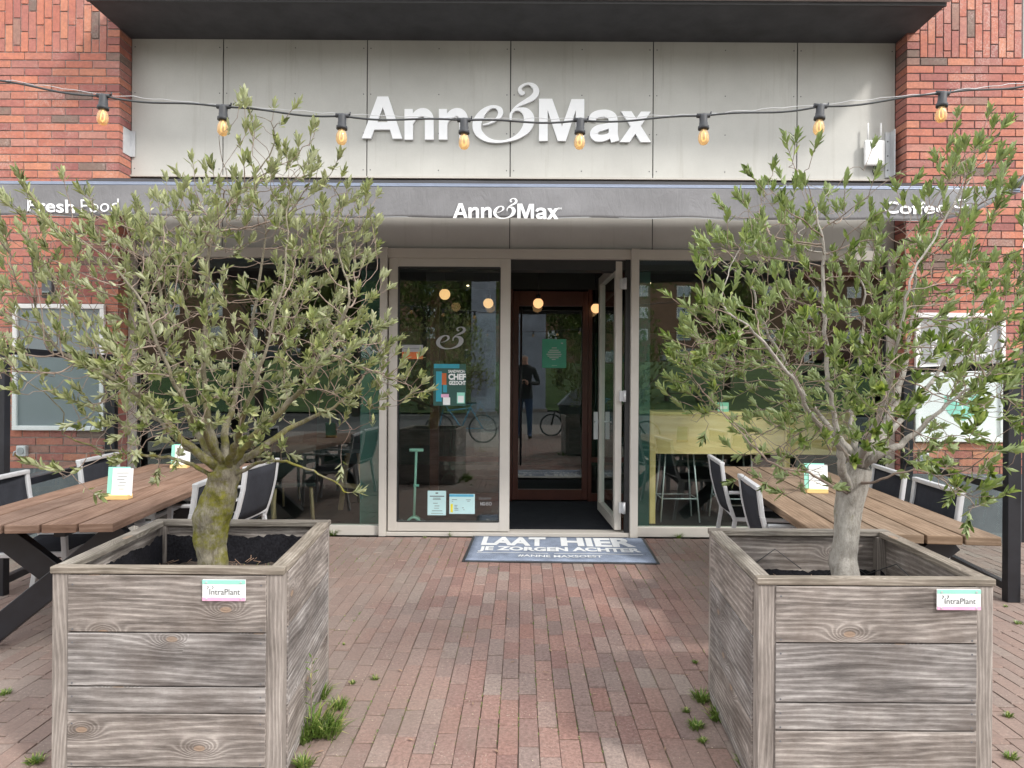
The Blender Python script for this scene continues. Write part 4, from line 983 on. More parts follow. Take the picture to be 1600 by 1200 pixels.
def tree(name, label, base, trunk, fork_i, limbs, env, natt, mats, seed, leafn, l0, l1, shoots=(.03, .13)):
    random.seed(seed)
    e = empty(name, base, 0, label, 'tree', 'small trees in the wooden planters'); B = Vector(base)
    pos = []; par = []; hr = []
    for i, (p, r) in enumerate(trunk): pos.append(Vector(p) - B); par.append(i - 1); hr.append(r)
    for lb in limbs:
        c = crom([tuple(pos[lb[0]])] + [tuple(Vector(p) - B) for p in lb[1]], 6)[1:]
        prev = lb[0]; n = len(c)
        for k, p in enumerate(c):
            t = k / n; pos.append(Vector(p) + Vector([random.uniform(-.006, .006) for _ in range(3)])); par.append(prev); hr.append(lb[2] * .62 * (1 - t) ** 1.2 + .0025); prev = len(pos) - 1
    nseed = len(pos); cen, rad, test = env
    atts = []
    while len(atts) < natt:
        v = Vector([random.uniform(-1.12, 1.12) for _ in range(3)]); vl = v.length
        if vl > .84 + .5 * noise.noise(v / (vl + 1e-6) * 1.9 + Vector((seed, 2, 7))) or random.random() > .25 + .75 * v.length ** 2: continue
        p = Vector((cen[0] + v.x * rad[0], cen[1] + v.y * rad[1], cen[2] + v.z * rad[2]))
        if noise.noise(p * 3.4 + Vector((seed, 0, 0))) < -.1 or noise.noise(p * 8 + Vector((seed, 5, 0))) < -.25: continue
        if test(p, v): atts.append(p - B)
    D, KILL, INF = .028, .044, .5
    for it in range(80):
        kd = kdtree.KDTree(len(pos))
        for i, p in enumerate(pos): kd.insert(p, i)
        kd.balance(); grow = {}
        rest = []
        for a_ in atts:
            co, i, dd = kd.find(a_)
            if dd < KILL: continue
            rest.append(a_)
            if dd < INF and i >= len(trunk) - 2: grow.setdefault(i, Vector()); grow[i] += (a_ - co).normalized()
        atts = rest
        if not grow or not atts: break
        for i, g in grow.items():
            if g.length < .3: g = g + Vector([random.uniform(-1, 1) for _ in range(3)])
            d = g.normalized()
            if par[i] >= 0: d = (d + (pos[i] - pos[par[i]]).normalized() * .35)
            d += Vector([random.uniform(-.28, .28) for _ in range(3)]) + Vector((0, 0, .13))
            q = pos[i] + d.normalized() * D
            pos.append(q); par.append(i); hr.append(0)
    n = len(pos); ch = [[] for _ in range(n)]
    for i in range(n):
        if par[i] >= 0: ch[par[i]].append(i)
    tips = [i for i in range(len(trunk), n) if not ch[i]]
    # end shoots
    ends = []
    for i in tips:
        d = (pos[i] - pos[par[i]]).normalized(); out = (pos[i] - (Vector(cen) - B)); out = out.normalized() if out.length > .01 else d
        L_ = random.uniform(*shoots) * (1.5 if random.random() < .12 else 1); prev = i; dd = (d * .6 + out * .5 + Vector((0, 0, .55))).normalized()
        for k in range(3):
            dd = (dd + Vector([random.uniform(-.16, .16) for _ in range(3)]) + Vector((0, 0, .1))).normalized()
            pos.append(pos[prev] + dd * L_ / 3); par.append(prev); hr.append(0); ch.append([]); ch[prev].append(len(pos) - 1); prev = len(pos) - 1
        ends.append((prev, dd))
    n = len(pos); rr = [0.0] * n
    for i in range(n - 1, -1, -1):
        pass
    order = sorted(range(n), key=lambda i: -i)
    acc = [0.0] * n
    for i in order:          # children always have larger index than parents
        r = max(.0013, acc[i] ** (1 / 2.45)) if acc[i] else .0013
        rr[i] = min(max(r, hr[i]), .09) if hr[i] else r
        if par[i] >= 0: acc[par[i]] += min(r, .05) ** 2.45
    for i in range(len(trunk)): rr[i] = hr[i]
    mbT, mbB = MB(), MB(); done = [False] * n
    # trunk
    starts = [(0, None)]
    while starts:
        s_, pr = starts.pop(); chain = [] if pr is None else [pr]; i = s_
        while True:
            chain.append(i); cs = ch[i]
            if not cs: break
            main = max(cs, key=lambda c: rr[c]) if i >= len(trunk) - 1 or (i + 1) not in cs else i + 1
            for c in cs:
                if c != main: starts.append((c, i))
            i = main
        rads = [rr[c] for c in chain]
        if pr is not None: rads[0] = min(rads[0], rads[1] * 1.25)
        big = rads[-2] > .012 or max(rads) > .012
        pts = [pos[c] for c in chain]
        if pr is None:
            cc = crom([(*p, r) for p, r in zip(pts, rads)], 6); pts = [Vector(c[:3]) for c in cc]; rads = [c[3] for c in cc]
        if pr is None or max(rads) > .011:
            mbT.tube(pts, rads, 26 if max(rads) > .03 else 9)
        else: mbB.tube(pts, rads, 5 if max(rads) > .003 else 4, cap=False)
    # lumpy trunk
    for k, v in enumerate(mbT.v):
        p = Vector(v)
        if p.z < .55:
            nn = noise.noise(p * 12) * .012 + noise.noise(p * 34) * .005 + noise.noise(p * 90) * .002; ax = Vector((p.x, p.y, 0)); mbT.v[k] = tuple(p + ax.normalized() * nn) if ax.length > .001 else v
    to = mbT.build('trunk', mats[0], e); bo = mbB.build('twigs', 'twig', to)
    lf = MB()
    for i, d in ends:
        whorl(lf, pos[i], d, random.randint(*leafn), l0, l1)
        p = par[i]
        if random.random() < .6: whorl(lf, pos[p], d, random.randint(2, 3), l0 * .8, l1, (45, 80))
        if random.random() < .3: p = par[p]; whorl(lf, pos[p], d, 2, l0 * .8, l1 * .9, (45, 85))
    inner = [i for i in range(nseed, n) if rr[i] < .0032 and ch[i]]
    for i in random.sample(inner, min(len(inner), int(len(ends) * .35))):
        d = (pos[i] - pos[par[i]]).normalized() + Vector([random.uniform(-.9, .9) for _ in range(3)]); whorl(lf, pos[i], d, random.randint(3, 6), l0 * .7, l1 * .95)
    lf.build('crown', mats[1], e)
    print(name, 'nodes', n, 'tips', len(ends), 'leaves', len(lf.v) // 7)
    return e

# left tree
yt = 2.98
def A(px, py, Y=yt): return tuple(at(px, py, Y))
b0 = A(332, 905); b0 = (b0[0], yt, .6)
trunkL = [(b0, .063), (A(333, 885), .06), (A(331, 862), .06), (A(329, 840), .066), (A(331, 815), .075), (A(336, 795), .077), (A(343, 775), .068), (A(349, 755), .066), (A(353, 738), .068)]
limL = [(8, [A(300, 700, 2.95), A(262, 660, 2.9), A(205, 610, 2.8), A(130, 570, 2.72)], .03),
        (8, [A(318, 690, 3.05), A(285, 620, 3.15), A(262, 520, 3.2), A(240, 400, 3.2)], .034),
        (8, [A(330, 680, 3.0), A(318, 600, 3.0), A(322, 480, 2.95), A(330, 350, 2.9)], .03),
        (8, [A(352, 680, 3.08), A(372, 600, 3.2), A(398, 490, 3.3), A(415, 350, 3.3)], .03),
        (8, [A(385, 695, 2.95), A(440, 640, 2.9), A(500, 570, 2.85), A(545, 470, 2.85)], .034),
        (8, [A(400, 705, 3.05), A(460, 665, 3.2), A(530, 630, 3.3), A(590, 560, 3.35)], .03),
        (8, [A(370, 690, 2.85), A(385, 640, 2.7), A(410, 560, 2.6), A(440, 450, 2.6)], .024),
        (8, [A(330, 695, 2.85), A(300, 650, 2.65), A(270, 590, 2.55), A(230, 500, 2.5)], .024),
        (8, [A(300, 705, 3.1), A(250, 660, 3.3), A(190, 600, 3.4), A(120, 500, 3.4)], .026),
        (7, [A(290, 722, 2.95), A(230, 712, 2.9), A(150, 700, 2.85), A(100, 680, 2.8)], .012),
        (7, [A(400, 725, 2.9), A(440, 720, 2.8), A(500, 740, 2.75), A(545, 770, 2.7)], .011)]
def testL(p, v):
    x = p.x + 1.36; z = p.z
    if z < 1.4 and math.hypot(x, p.y - yt) < .3 - (z - 1.1) * .2: return False
    if z < 1.05 and -.4 < x < .3: return False
    if x < -.8 and z > 1.9: return False
    if z > 2.1 and x > .25 + random.random() * .6: return random.random() < .3
    if z > 2.3: return random.random() < .55
    return True
tree('olive_tree', 'grey-green leafy tree with mossy bulging trunk, standing in the left planter', b0, trunkL, 8, limL, ((-1.34, 3.0, 1.7), (.8, .68, .88), testL), 3300, ('barkL', 'leafL'), 11, (8, 11), .031, .052, (.03, .11))

yt = 2.9
b1 = A(1319, 905); b1 = (b1[0], yt, .55)
trunkR = [(b1, .06), (A(1318, 880), .057), (A(1320, 850), .054), (A(1323, 820), .053), (A(1326, 795), .056), (A(1331, 772), .061), (A(1337, 750), .058), (A(1342, 730), .052)]
limR = [(5, [A(1316, 735, 2.84), A(1312, 700, 2.82), A(1306, 660, 2.82), A(1292, 590, 2.8), A(1288, 480, 2.8), A(1286, 370, 2.8)], .03),
        (7, [A(1352, 700, 2.92), A(1385, 660, 2.95), A(1410, 590, 3.0), A(1425, 500, 3.05), A(1430, 420, 3.05)], .04),
        (7, [A(1370, 712, 2.9), A(1415, 690, 2.88), A(1470, 640, 2.85), A(1540, 590, 2.8)], .034),
        (7, [A(1335, 690, 3.0), A(1330, 640, 3.1), A(1345, 560, 3.2), A(1350, 450, 3.25)], .026),
        (7, [A(1320, 695, 2.98), A(1290, 660, 3.05), A(1240, 590, 3.15), A(1190, 500, 3.2)], .026),
        (7, [A(1310, 700, 2.8), A(1270, 650, 2.7), A(1230, 580, 2.6), A(1160, 500, 2.55)], .022),
        (7, [A(1375, 690, 3.1), A(1440, 620, 3.2), A(1500, 520, 3.3), A(1560, 440, 3.3)], .026),
        (7, [A(1355, 690, 2.75), A(1385, 620, 2.6), A(1400, 540, 2.5), A(1420, 440, 2.45)], .022),
        (5, [A(1300, 760, 2.8), A(1265, 740, 2.75), A(1215, 730, 2.7), A(1180, 700, 2.7)], .008),
        (6, [A(1360, 755, 2.85), A(1420, 735, 2.75), A(1470, 745, 2.7)], .008)]
def testR(p, v):
    x = p.x - 1.4; z = p.z
    if z < 1.35 and math.hypot(x, p.y - yt) < .28 - (z - 1.0) * .2: return False
    if z < 1.02 and abs(x) < .3: return False
    if z > 2.05 and x < -.1: return random.random() < .45
    if z > 2.1 and -.05 < x < .2: return random.random() < .35
    if z > 2.05 and x > .2: return random.random() < .5
    return True
tree('olive_tree', 'greener leafy tree with smooth pale trunk, standing in the right planter', b1, trunkR, 7, limR, ((1.47, 2.95, 1.68), (.8, .68, .88), testR), 2600, ('barkR', 'leafR'), 23, (9, 12), .033, .055)
random.seed(99)

# ================================================================== TABLES, CHAIRS
def table(x, y, rz, L_, m, label):
    e = empty('picnic_table', (x, y, 0), rz, label, 'table', 'outdoor plank tables')
    W_ = .9; n = 5; pw = W_ / n; q = MB()
    for k in range(n): q.box(-W_ / 2 + k * pw + .006, -W_ / 2 + (k + 1) * pw - .006, random.uniform(-.004, .004), L_ + random.uniform(-.004, .004), .705, .75, along=1)
    q.build('tabletop', m, e, bevel=.004)
    q = MB()
    for yy in (.35, L_ - .35): q.box(-.38, .38, yy - .045, yy + .045, .66, .703)
    q.box(-.03, .03, .35, L_ - .35, .61, .658); q.build('underframe', 'black', e)
    for yy in (.35, L_ - .35):
        q = MB(); q.beam((-.4, yy - .032, .66), (.36, yy - .032, 0.0), .06, .13, (0, 1, 0)) if False else None
        for s in (-1, 1):
            d = .031 * s; q = MB(); q.beam((-.36 * s, yy + d, .665), (.4 * s, yy + d, .03), .13, .06, (0, 1, 0)); o = q.build('leg', 'black', e, bevel=.004)
    return e
table(-2.57, 3.52, R(6.4), 2.65, 'wtab', 'reddish brown plank table beside the left planter')
table(1.925, 3.42, R(-5.8), 2.75, 'wtab2', 'pale brown plank table beside the right planter')

def chair(x, y, rz, label):
    e = empty('garden_chair', (x, y, 0), rz, label, 'chair', 'aluminium garden chairs round the plank tables')
    w = .285
    def bk(z): t = (z - .42) / .44; return -.2 - .1 * t - .02 * math.sin(t * 3)
    q = MB()
    for s in (-1, 1):
        zs = [.42, .55, .7, .86]
        for i in range(3): q.beam((bk(zs[i]), s * w, zs[i]), (bk(zs[i + 1]), s * w, zs[i + 1] + .004), .028, .036, (0, 1, 0))
    q.beam((bk(.86), -w - .018, .868), (bk(.86), w + .018, .868), .036, .028); q.beam((bk(.47), -w, .47), (bk(.47), w, .47), .025, .025)
    q.build('back_frame', 'alu', e, bevel=.006)
    q = MB(); q.grid(lambda u, v: (bk(.48 + .37 * v) + .0 - .02 * math.sin(u * math.pi), -w + .012 + (2 * w - .024) * u, .48 + .375 * v), 8, 6); o = q.build('backrest', 'textile', e); o.modifiers.new('t', 'SOLIDIFY').thickness = .004
    q = MB(); q.grid(lambda u, v: (-.2 + .44 * v, -w + .03 + (2 * w - .06) * u, .44 - .02 * math.sin(u * math.pi)), 8, 6); o = q.build('seat', 'textile', e); o.modifiers.new('t', 'SOLIDIFY').thickness = .004
    q = MB()
    for s in (-1, 1): q.beam((-.21, s * (w - .01), .435), (.25, s * (w - .01), .435), .03, .03)
    q.beam((.25, -w, .432), (.25, w, .432), .03, .03); q.build('seat_frame', 'alu', e, bevel=.005)
    for s in (-1, 1):
        q = MB(); q.beam((-.2, s * w, .43), (-.27, s * w, 0), .032, .028, (0, 1, 0)); q.build('leg', 'alu', e, bevel=.004)
        q = MB(); q.beam((.24, s * w, .64), (.27, s * w, 0), .032, .028, (0, 1, 0)); q.build('leg', 'alu', e, bevel=.004)
        q = MB(); q.beam((-.25, s * w, .645), (.28, s * w, .65), .045, .022); q.build('armrest', 'alu', e, bevel=.006)
    return e
ch0 = None
spec = [(-3.05, 4.42, 6, 'grey framed chair nearest the camera on the far left side of the left table'),
        (-3.13, 5.58, 5, 'grey framed chair on the left side of the left table nearest the brick pier'),
        (-2.28, 4.35, 186, 'grey framed chair half hidden behind the mossy trunk at the left table'),
        (-2.27, 5.2, 178, 'grey framed chair with visible armrest just right of the mossy trunk'),
        (1.76, 4.36, -7, 'grey framed chair closest to the right planter on the left side of the right table'),
        (1.9, 5.62, -6, 'grey framed chair nearest the window on the left side of the right table'),
        (2.40, 5.08, 172, 'grey framed chair farther back on the right side of the right table'),
        (2.30, 4.32, 174, 'grey framed chair nearest the black screen post on the right side of the right table')]
for x, y, a, lb in spec:
    if ch0 is None: ch0 = chair(x, y, R(a), lb)
    else: c = copy_tree(ch0); c.location = (x, y, 0); c.rotation_euler = (0, 0, R(a)); c['label'] = lb

def table_card(x, y, rz, lb):
    e = empty('menu_card', (x, y, .751), rz, lb, 'card', 'menu cards on the plank tables')
    q = MB(); q.box(-.07, .07, -.035, .035, 0, .028); q.build('wooden_foot', 'counter', e, bevel=.002)
    q = MB(); q.box(-.075, .06, .002, .004, .02, .2, Matrix.Rotation(R(-7), 4, 'X')); o = q.build('back_card', 'mint', e)
    q = MB(); q.box(-.045, .08, -.004, -.002, .02, .19, Matrix.Rotation(R(-7), 4, 'X')); o = q.build('front_card', 'paper', e)
    q = MB(); mtx = Matrix.Rotation(R(-7), 4, 'X')
    for k, (a, b) in enumerate(((-.02, .055), (-.01, .045), (-.015, .03), (0, .04), (-.01, .035), (.0, .03))): q.box(a, b, -.0052, -.0042, .16 - k * .02, .163 - k * .02, mtx)
    q.build('printed_lines', 'ink', o)
    return e
tcs = table_card(-2.53, 4.3, R(4), 'mint and white menu card near the front of the left table')
for x, y, a, lb in ((-2.92, 5.85, 8, 'mint and white menu card at the far end of the left table'), (2.03, 4.72, -6, 'mint menu card beside the pale trunk on the right table')):
    c = copy_tree(tcs); c.location = (x, y, .751); c.rotation_euler = (0, 0, R(a)); c['label'] = lb

# ================================================================== GLASS WIND SCREENS
def screen(A0, A1, ztop, zmid, label, posts=(True, True)):
    e = empty('wind_screen', (A0[0], A0[1], 0), 0, label, 'glass screen', 'black framed terrace screens')
    p = Vector((0, 0, 0)); q_ = Vector((A1[0] - A0[0], A1[1] - A0[1], 0))
    for k, c in enumerate((p, q_)):
        if posts[k]: q = MB(); q.box(c.x - .045, c.x + .045, c.y - .03, c.y + .03, 0, ztop + .02); q.build('post', 'black', e, bevel=.003)
    for z_, nm in ((ztop - .02, 'top_rail'), (zmid, 'middle_rail'), (.09, 'bottom_rail')):
        q = MB(); q.beam(p + Vector((0, 0, z_)), q_ + Vector((0, 0, z_)), .045, .05); q.build(nm, 'black', e)
    q = MB(); d = q_.normalized(); q.beam(p + Vector((0, 0, (zmid + .09) / 2)), q_ + Vector((0, 0, (zmid + .09) / 2)), .006, zmid - .15); q.build('lower_pane', 'glass_s', e)
    q = MB(); q.beam(p + Vector((0, 0, (ztop + zmid) / 2)), q_ + Vector((0, 0, (ztop + zmid) / 2)), .006, ztop - zmid - .1); q.build('upper_pane', 'glass_s', e)
screen((3.4, 4.75), (3.62, 6.44), 1.65, .77, 'black framed glass screen running from the right brick pier past the table')
screen((3.47, 4.70), (4.75, 4.66), 1.65, .77, 'black framed glass screen at the far right edge, parallel to the front', (False, True))
screen((-3.615, 4.75), (-3.86, 6.44), 1.72, .74, 'black framed glass screen running from the left brick pier behind the chairs')
screen((-3.69, 4.70), (-5.0, 4.66), 1.72, .74, 'black framed glass screen at the far left edge, parallel to the front', (False, True))

# ================================================================== WEEDS
def tuft(x, y, r, h, n, label, kind='grass'):
    e = empty('weed', (x, y, 0), random.uniform(0, 6), label, 'weed', 'weeds growing between the pavers')
    q = MB()
    for _ in range(n):
        a = random.uniform(0, 6.28); rr = random.uniform(0, r * .45); p = Vector((math.cos(a) * rr, math.sin(a) * rr, 0)); a2 = a + random.uniform(-.7, .7)
        ln = h * random.uniform(.5, 1.1); d = Vector((math.cos(a2) * random.uniform(.2, 1.1), math.sin(a2) * random.uniform(.2, 1.1), 1)).normalized(); w = random.uniform(.0012, .0028) * (1 + h * 4)
        s = d.cross(Vector((0, 0, 1))).normalized() * w; st = len(q.v); m = p + d * ln * .5; t = p + d * ln * .95 - Vector((0, 0, ln * random.uniform(.05, .35))) + Vector((d.x, d.y, 0)) * ln * .15
        q.v += [tuple(p - s), tuple(p + s), tuple(m + s * .8), tuple(m - s * .8), tuple(t)]; q.face([st, st + 1, st + 2, st + 3]); q.face([st + 3, st + 2, st + 4])
    q.build('blades', 'weed', e)
    if kind == 'stem':
        q = MB(); q.tube([(0, 0, 0), (.004, 0, .16), (-.003, .004, .34)], [.0028, .0022, .0012], 6); so_ = q.build('stem', 'twig', e)
        q = MB()
        for k in range(26): 
            z = .05 + .29 * k / 26; a = k * 2.4; leaf(q, Vector((0, 0, z)), Vector((math.cos(a), math.sin(a), .5)), Vector((0, 0, 1)), .045 * (1.1 - k / 60), .008)
        q.build('leaves', 'weed', so_)
    return e
def gp(px, py): Y = 1.5 * F / (py - VY + -ROLL * (px - 800)); return at(px, py, Y).x, Y
def T(px, py, r, h, n, lb, k='grass'): x, y = gp(px, py); tuft(x, y, r, h, n, lb, k)
T(486, 1150, .13, .19, 130, 'tall stemmed weed beside the right side of the left planter', 'stem')
T(510, 1150, .13, .13, 170, 'bright green weed clump at the foot of the left planter')
T(472, 1160, .08, .12, 80, 'low weed hugging the bottom edge of the left planter')
T(530, 1108, .07, .08, 90, 'small round weed just right of the left planter')
T(503, 1092, .05, .13, 60, 'weed at the rear corner of the left planter')
T(552, 1068, .03, .025, 40, 'tiny green weed between pavers right of the left planter'); T(586, 1062, .035, .03, 45, 'tiny yellow-green weed farthest right of the left planter')
T(537, 1008, .02, .02, 24, 'tiny weed tuft level with the middle of the left planter')
T(475, 1198, .07, .06, 120, 'green weed patch at the bottom picture edge beside the left planter')
T(1086, 1036, .03, .025, 40, 'tiny weed beside the rear of the right planter'); T(1095, 1095, .08, .07, 150, 'grassy tuft at the rear corner of the right planter')
T(1072, 1112, .04, .03, 60, 'thin weed left of the grassy tuft by the right planter'); T(1086, 1138, .07, .045, 120, 'flat weed midway beside the right planter')
T(1098, 1160, .04, .03, 60, 'flat weed near the bottom left of the right planter'); T(1122, 1125, .07, .09, 110, 'weed growing under the left side of the right planter')
T(1165, 1195, .06, .07, 90, 'weed at the front left foot of the right planter')
T(520, 836, .09, .11, 90, 'grass tuft against the sill between the left planter and door'); T(1060, 840, .09, .07, 70, 'low grass against the sill right of the door mat')
T(704, 838, .04, .08, 22, 'sparse grass sprig at the sill left of the door mat'); T(664, 841, .03, .03, 18, 'tiny weed at the sill near the fixed door leaf')
T(8, 1084, .06, .03, 90, 'flat green weed at the left picture edge'); T(55, 1192, .06, .04, 90, 'green weed left of the left planter foot'); T(6, 915, .06, .04, 60, 'green weed under the left table end')
T(1575, 1120, .04, .03, 60, 'small weed right of the right planter, middle'); T(1580, 1185, .05, .035, 70, 'small weed right of the right planter near the bottom edge'); T(1592, 975, .05, .03, 50, 'small weed at the right picture edge below the screen'); T(1572, 948, .03, .02, 30, 'small weed under the screen corner')
# joint growth: uncountable
q = MB()
for _ in range(2400):
    c = round((random.uniform(-2.4, 2.6) + 6.2) / w_) * w_ - 6.2; y = random.uniform(2.6, 6.5)
    if noise.noise(Vector((c * 1.7, y * 1.1, 4))) < .12: continue
    for k in range(5):
        p = Vector((c + random.uniform(-.003, .003), y + random.uniform(-.02, .02), -.002)); leaf(q, p, Vector((random.uniform(-.8, .8), random.uniform(-.8, .8), .7)), Vector((0, 0, 1)), random.uniform(.004, .011) * (2.0 if abs(c - .2) > .8 and random.random() < .2 else 1), .003)
tag(q.build('moss', 'weed'), kind='stuff')
q = MB()
for _ in range(1300):
    x = random.choice((-1, 1)) * abs(random.gauss(.95, .45)) + .15 if random.random() < .75 else random.uniform(-3.5, 3.5); y = random.uniform(2.6, 6.5)
    if -1.86 < x < -.85 and 2.5 < y < 3.5 or .83 < x < 1.8 and 2.4 < y < 3.35 or (abs(x - .34) < .85 and y > 5.62): continue
    leaf(q, Vector((x, y, .0055)), Vector((random.uniform(-1, 1), random.uniform(-1, 1), .12)), Vector((0, 0, 1)), random.uniform(.004, .013), random.uniform(.002, .006))
tag(q.build('fallen_bits', 'husk'), kind='stuff')
q = MB()
for _ in range(70):
    x = random.uniform(-2.2, 2.4); y = random.uniform(2.7, 6.4)
    if -1.86 < x < -.85 and 2.5 < y < 3.5 or .83 < x < 1.8 and 2.4 < y < 3.35 or (abs(x - .34) < .85 and y > 5.62): continue
    leaf(q, Vector((x, y, .0065)), Vector((random.uniform(-1, 1), random.uniform(-1, 1), .1)), Vector((0, 0, 1)), random.uniform(.025, .045), random.uniform(.008, .013))
tag(q.build('fallen_leaves', 'litter'), kind='stuff')
# grass blades in left planter soil
q = MB()
for _ in range(60):
    x, y = random.uniform(.08, .36), random.uniform(-.3, .1); leaf(q, Vector((x, y, .6)), Vector((random.uniform(-.5, .5), random.uniform(-.5, .5), 1)), Vector((0, 1, 0)), random.uniform(.03, .1), .005)
q.build('soil_weed', 'weed', eL)

# ================================================================== WHAT STANDS ACROSS THE STREET (seen in the glass)
far = empty('apartment_block', (0, -80, 3.2), 0, 'long brown brick apartment block across the park, seen reflected', 'building')
q = MB(); q.box(-70, 75, -10, 0, -3, 12.5); q.build('wall', 'farwall', far)
q = MB(); q.prism([(-71, 12.5), (76, 12.5), (74, 15.5), (-69, 15.5)], -11, .6); q.build('roof', 'farroof', far)
for ix_ in range(24):
    for iz_ in range(4):
        xx = -66 + ix_ * 5.8; zz = 1.2 + iz_ * 2.95
        if (ix_ + iz_) % 5 == 4: continue
        q = MB(); q.box(xx, xx + 1.9, .0, .12, zz, zz + 1.5); f = q.build('window', 'white', far)
        q = MB(); q.box(xx + .12, xx + .9, .12, .14, zz + .12, zz + 1.38); q.box(xx + 1.0, xx + 1.78, .12, .14, zz + .12, zz + 1.38); q.build('pane', 'glass_c', f)
def far_tree(x, y, h, r, lb, seed):
    random.seed(seed); z0 = gh(x, y) if y < -20 else -.1; e = empty('park_tree', (x, y, z0), 0, lb, 'tree', 'trees across the street')
    q = MB(); q.tube([(0, 0, 0), (.1, 0, h * .3), (0, .1, h * .6), (.05, 0, h * .9)], [.2, .16, .09, .03], 8)
    for k in range(14):
        a = random.uniform(0, 6.3); z = h * random.uniform(.3, .7); q.tube([(0, 0, z), (math.cos(a) * r * .5, math.sin(a) * r * .5, z + r * .4), (math.cos(a) * r * .9, math.sin(a) * r * .9, z + r * .9)], [.06, .04, .015], 5)
    q.build('trunk', 'barkB', e)
    q = MB(); cl = [Vector((random.gauss(0, r * .45), random.gauss(0, r * .45), h * .68 + random.gauss(0, h * .16))) for _ in range(60)]
    for c in cl:
        for _ in range(70):
            p = c + Vector([random.gauss(0, r * .16) for _ in range(3)]); leaf(q, p, Vector([random.uniform(-1, 1) for _ in range(3)]) + Vector((0, 0, .01)), Vector((0, 0, 1)), .3, .14)
    q.build('crown', 'leafB', e)
far_tree(-7.5, -17.5, 8.5, 2.6, 'leafy street tree across the road, left, seen reflected', 3)
far_tree(-3.4, -24, 9.5, 2.6, 'taller park tree on the grass, seen reflected', 5)
far_tree(4.2, -27, 7.5, 2.3, 'park tree behind the cargo bike, seen reflected', 6)
far_tree(13, -30, 8, 2.6, 'park tree on the right of the grass, seen reflected', 8)
far_tree(-14, -30, 9, 3, 'park tree far left on the grass, seen reflected', 9)
for k, (x, y, h, r, w_) in enumerate(((-11.5, -16.5, 11, 3.4, 'far left by the kerb'), (-5.2, -22, 12, 3.2, 'tall, left of the pale columns'), (2.6, -31, 12, 3.2, 'tall, between the columns and the benches'),
        (25, -21, 12, 3.8, 'far right by the kerb'), (-21, -22, 12, 4, 'leftmost of all by the kerb'), (-1.2, -36, 11, 3, 'high on the bank behind the columns'), (36, -28, 13, 4.5, 'rightmost of all in the park'))):
    far_tree(x, y, h, r, 'broad dark tree added to block sky, ' + w_ + ', seen reflected', 40 + k)  # extra trees added to cut low sky light reaching under the awning
for (x0, x1, y, h, lb) in ((-2.45, -1.3, -19.6, 13, 'pale concrete column across the road, left one, seen reflected'), (-.35, 1.25, -19.7, 13, 'wide pale concrete column across the road, right one, seen reflected')):
    e = empty('concrete_column', ((x0 + x1) / 2, y, -.1), 0, lb, 'column'); w = (x1 - x0) / 2
    q = MB(); q.box(-w, w, -.4, .4, 0, h); q.build('shaft', 'concrete', e, bevel=.03); q = MB(); q.box(-w - .1, w + .1, -.5, .5, 0, .18); q.build('base', 'slabs', e)
for k, (x, y) in enumerate(((6, -26), (9.2, -26.2))):
    e = empty('picnic_bench', (x, y, gh(x, y)), 0, ('dark timber bench on the grass, near one' if k == 0 else 'dark timber bench on the grass, right one') + ', seen reflected', 'bench')
    q = MB(); q.box(-1.3, 1.3, -.2, .2, .7, .76); q.build('tabletop', 'barkB', e); q = MB(); q.box(-1.3, 1.3, .4, .62, .42, .47); q.build('seat', 'barkB', e)
    for sx in (-1, 1): q = MB(); q.box(sx * .9 - .06, sx * .9 + .06, -.1, .6, 0, .7); q.build('leg', 'barkB', e)
for k, x in enumerate((-22, -15, 8, 15, 22, 29)):
    y = -50; e = empty('parked_car', (x, y, gh(x, y)), 0, 'parked car on top of the grass bank, number %s from the left, seen reflected' % ('first', 'second', 'third', 'fourth', 'fifth', 'sixth')[k], 'car', 'cars parked across the park')
    q = MB(); q.prism([(-2.1, .3), (2.1, .3), (2.15, .8), (1.3, .95), (.8, 1.42), (-1.1, 1.45), (-1.8, .95), (-2.15, .85)], -.85, .85); q.build('body', ('plinth', 'white', 'blue', 'greyp', 'dark', 'mahog')[k], e, bevel=.08)
    for sx in (-1.3, 1.3): q = MB(); q.lathe((sx, 0, .32), [(.2, -.9), (.32, -.88), (.32, .88), (.2, .9)], 16, 'Y'); q.build('wheels', 'rubber', e)

# cargo bike and bicycle behind the camera
def wheel(e, x, r, y=0):
    q = MB(); q.tube([(x + r * math.cos(a), y, r + r * math.sin(a)) for a in [k * math.pi / 14 for k in range(29)]], .022, 6, False); w = q.build('wheel', 'rubber', e)
    q = MB()
    for k in range(14): a = k * math.pi / 7; q.tube([(x, y, r), (x + r * math.cos(a), y, r + r * math.sin(a))], .002, 3)
    q.build('spokes', 'alu', w)
e = empty('cargo_bike', (.82, -1.9, 0), 0, 'black cargo bike with rain tent behind the photographer, seen reflected', 'cargo bike')
wheel(e, 0, .3); wheel(e, 1.95, .32)
q = MB(); q.prism([(.28, .42), (1.2, .35), (1.25, .85), (.2, .85)], -.32, .32); q.build('cargo_box', 'dark', e, bevel=.03)
q = MB(); q.prism([(.16, .86), (1.25, .86), (1.22, 1.4), (1.05, 1.45), (.55, 1.25)], -.33, .33); q.build('rain_tent', 'greyb', e, bevel=.03)
q = MB(); q.tube([(0, 0, .3), (.1, 0, .7), (.3, 0, .6), (1.3, 0, .4), (1.75, 0, .35), (1.95, 0, .32), (1.6, 0, .85), (1.75, 0, .35)], .025, 6); q.tube([(1.3, 0, .4), (1.25, 0, 1.1), (1.3, -.25, 1.15)], .018, 6); q.tube([(1.25, 0, 1.1), (1.3, .25, 1.15)], .018, 6); q.build('frame', 'black', e)
q = MB(); q.box(1.5, 1.75, -.07, .07, .88, .94); q.build('saddle', 'rubber', e, bevel=.02)
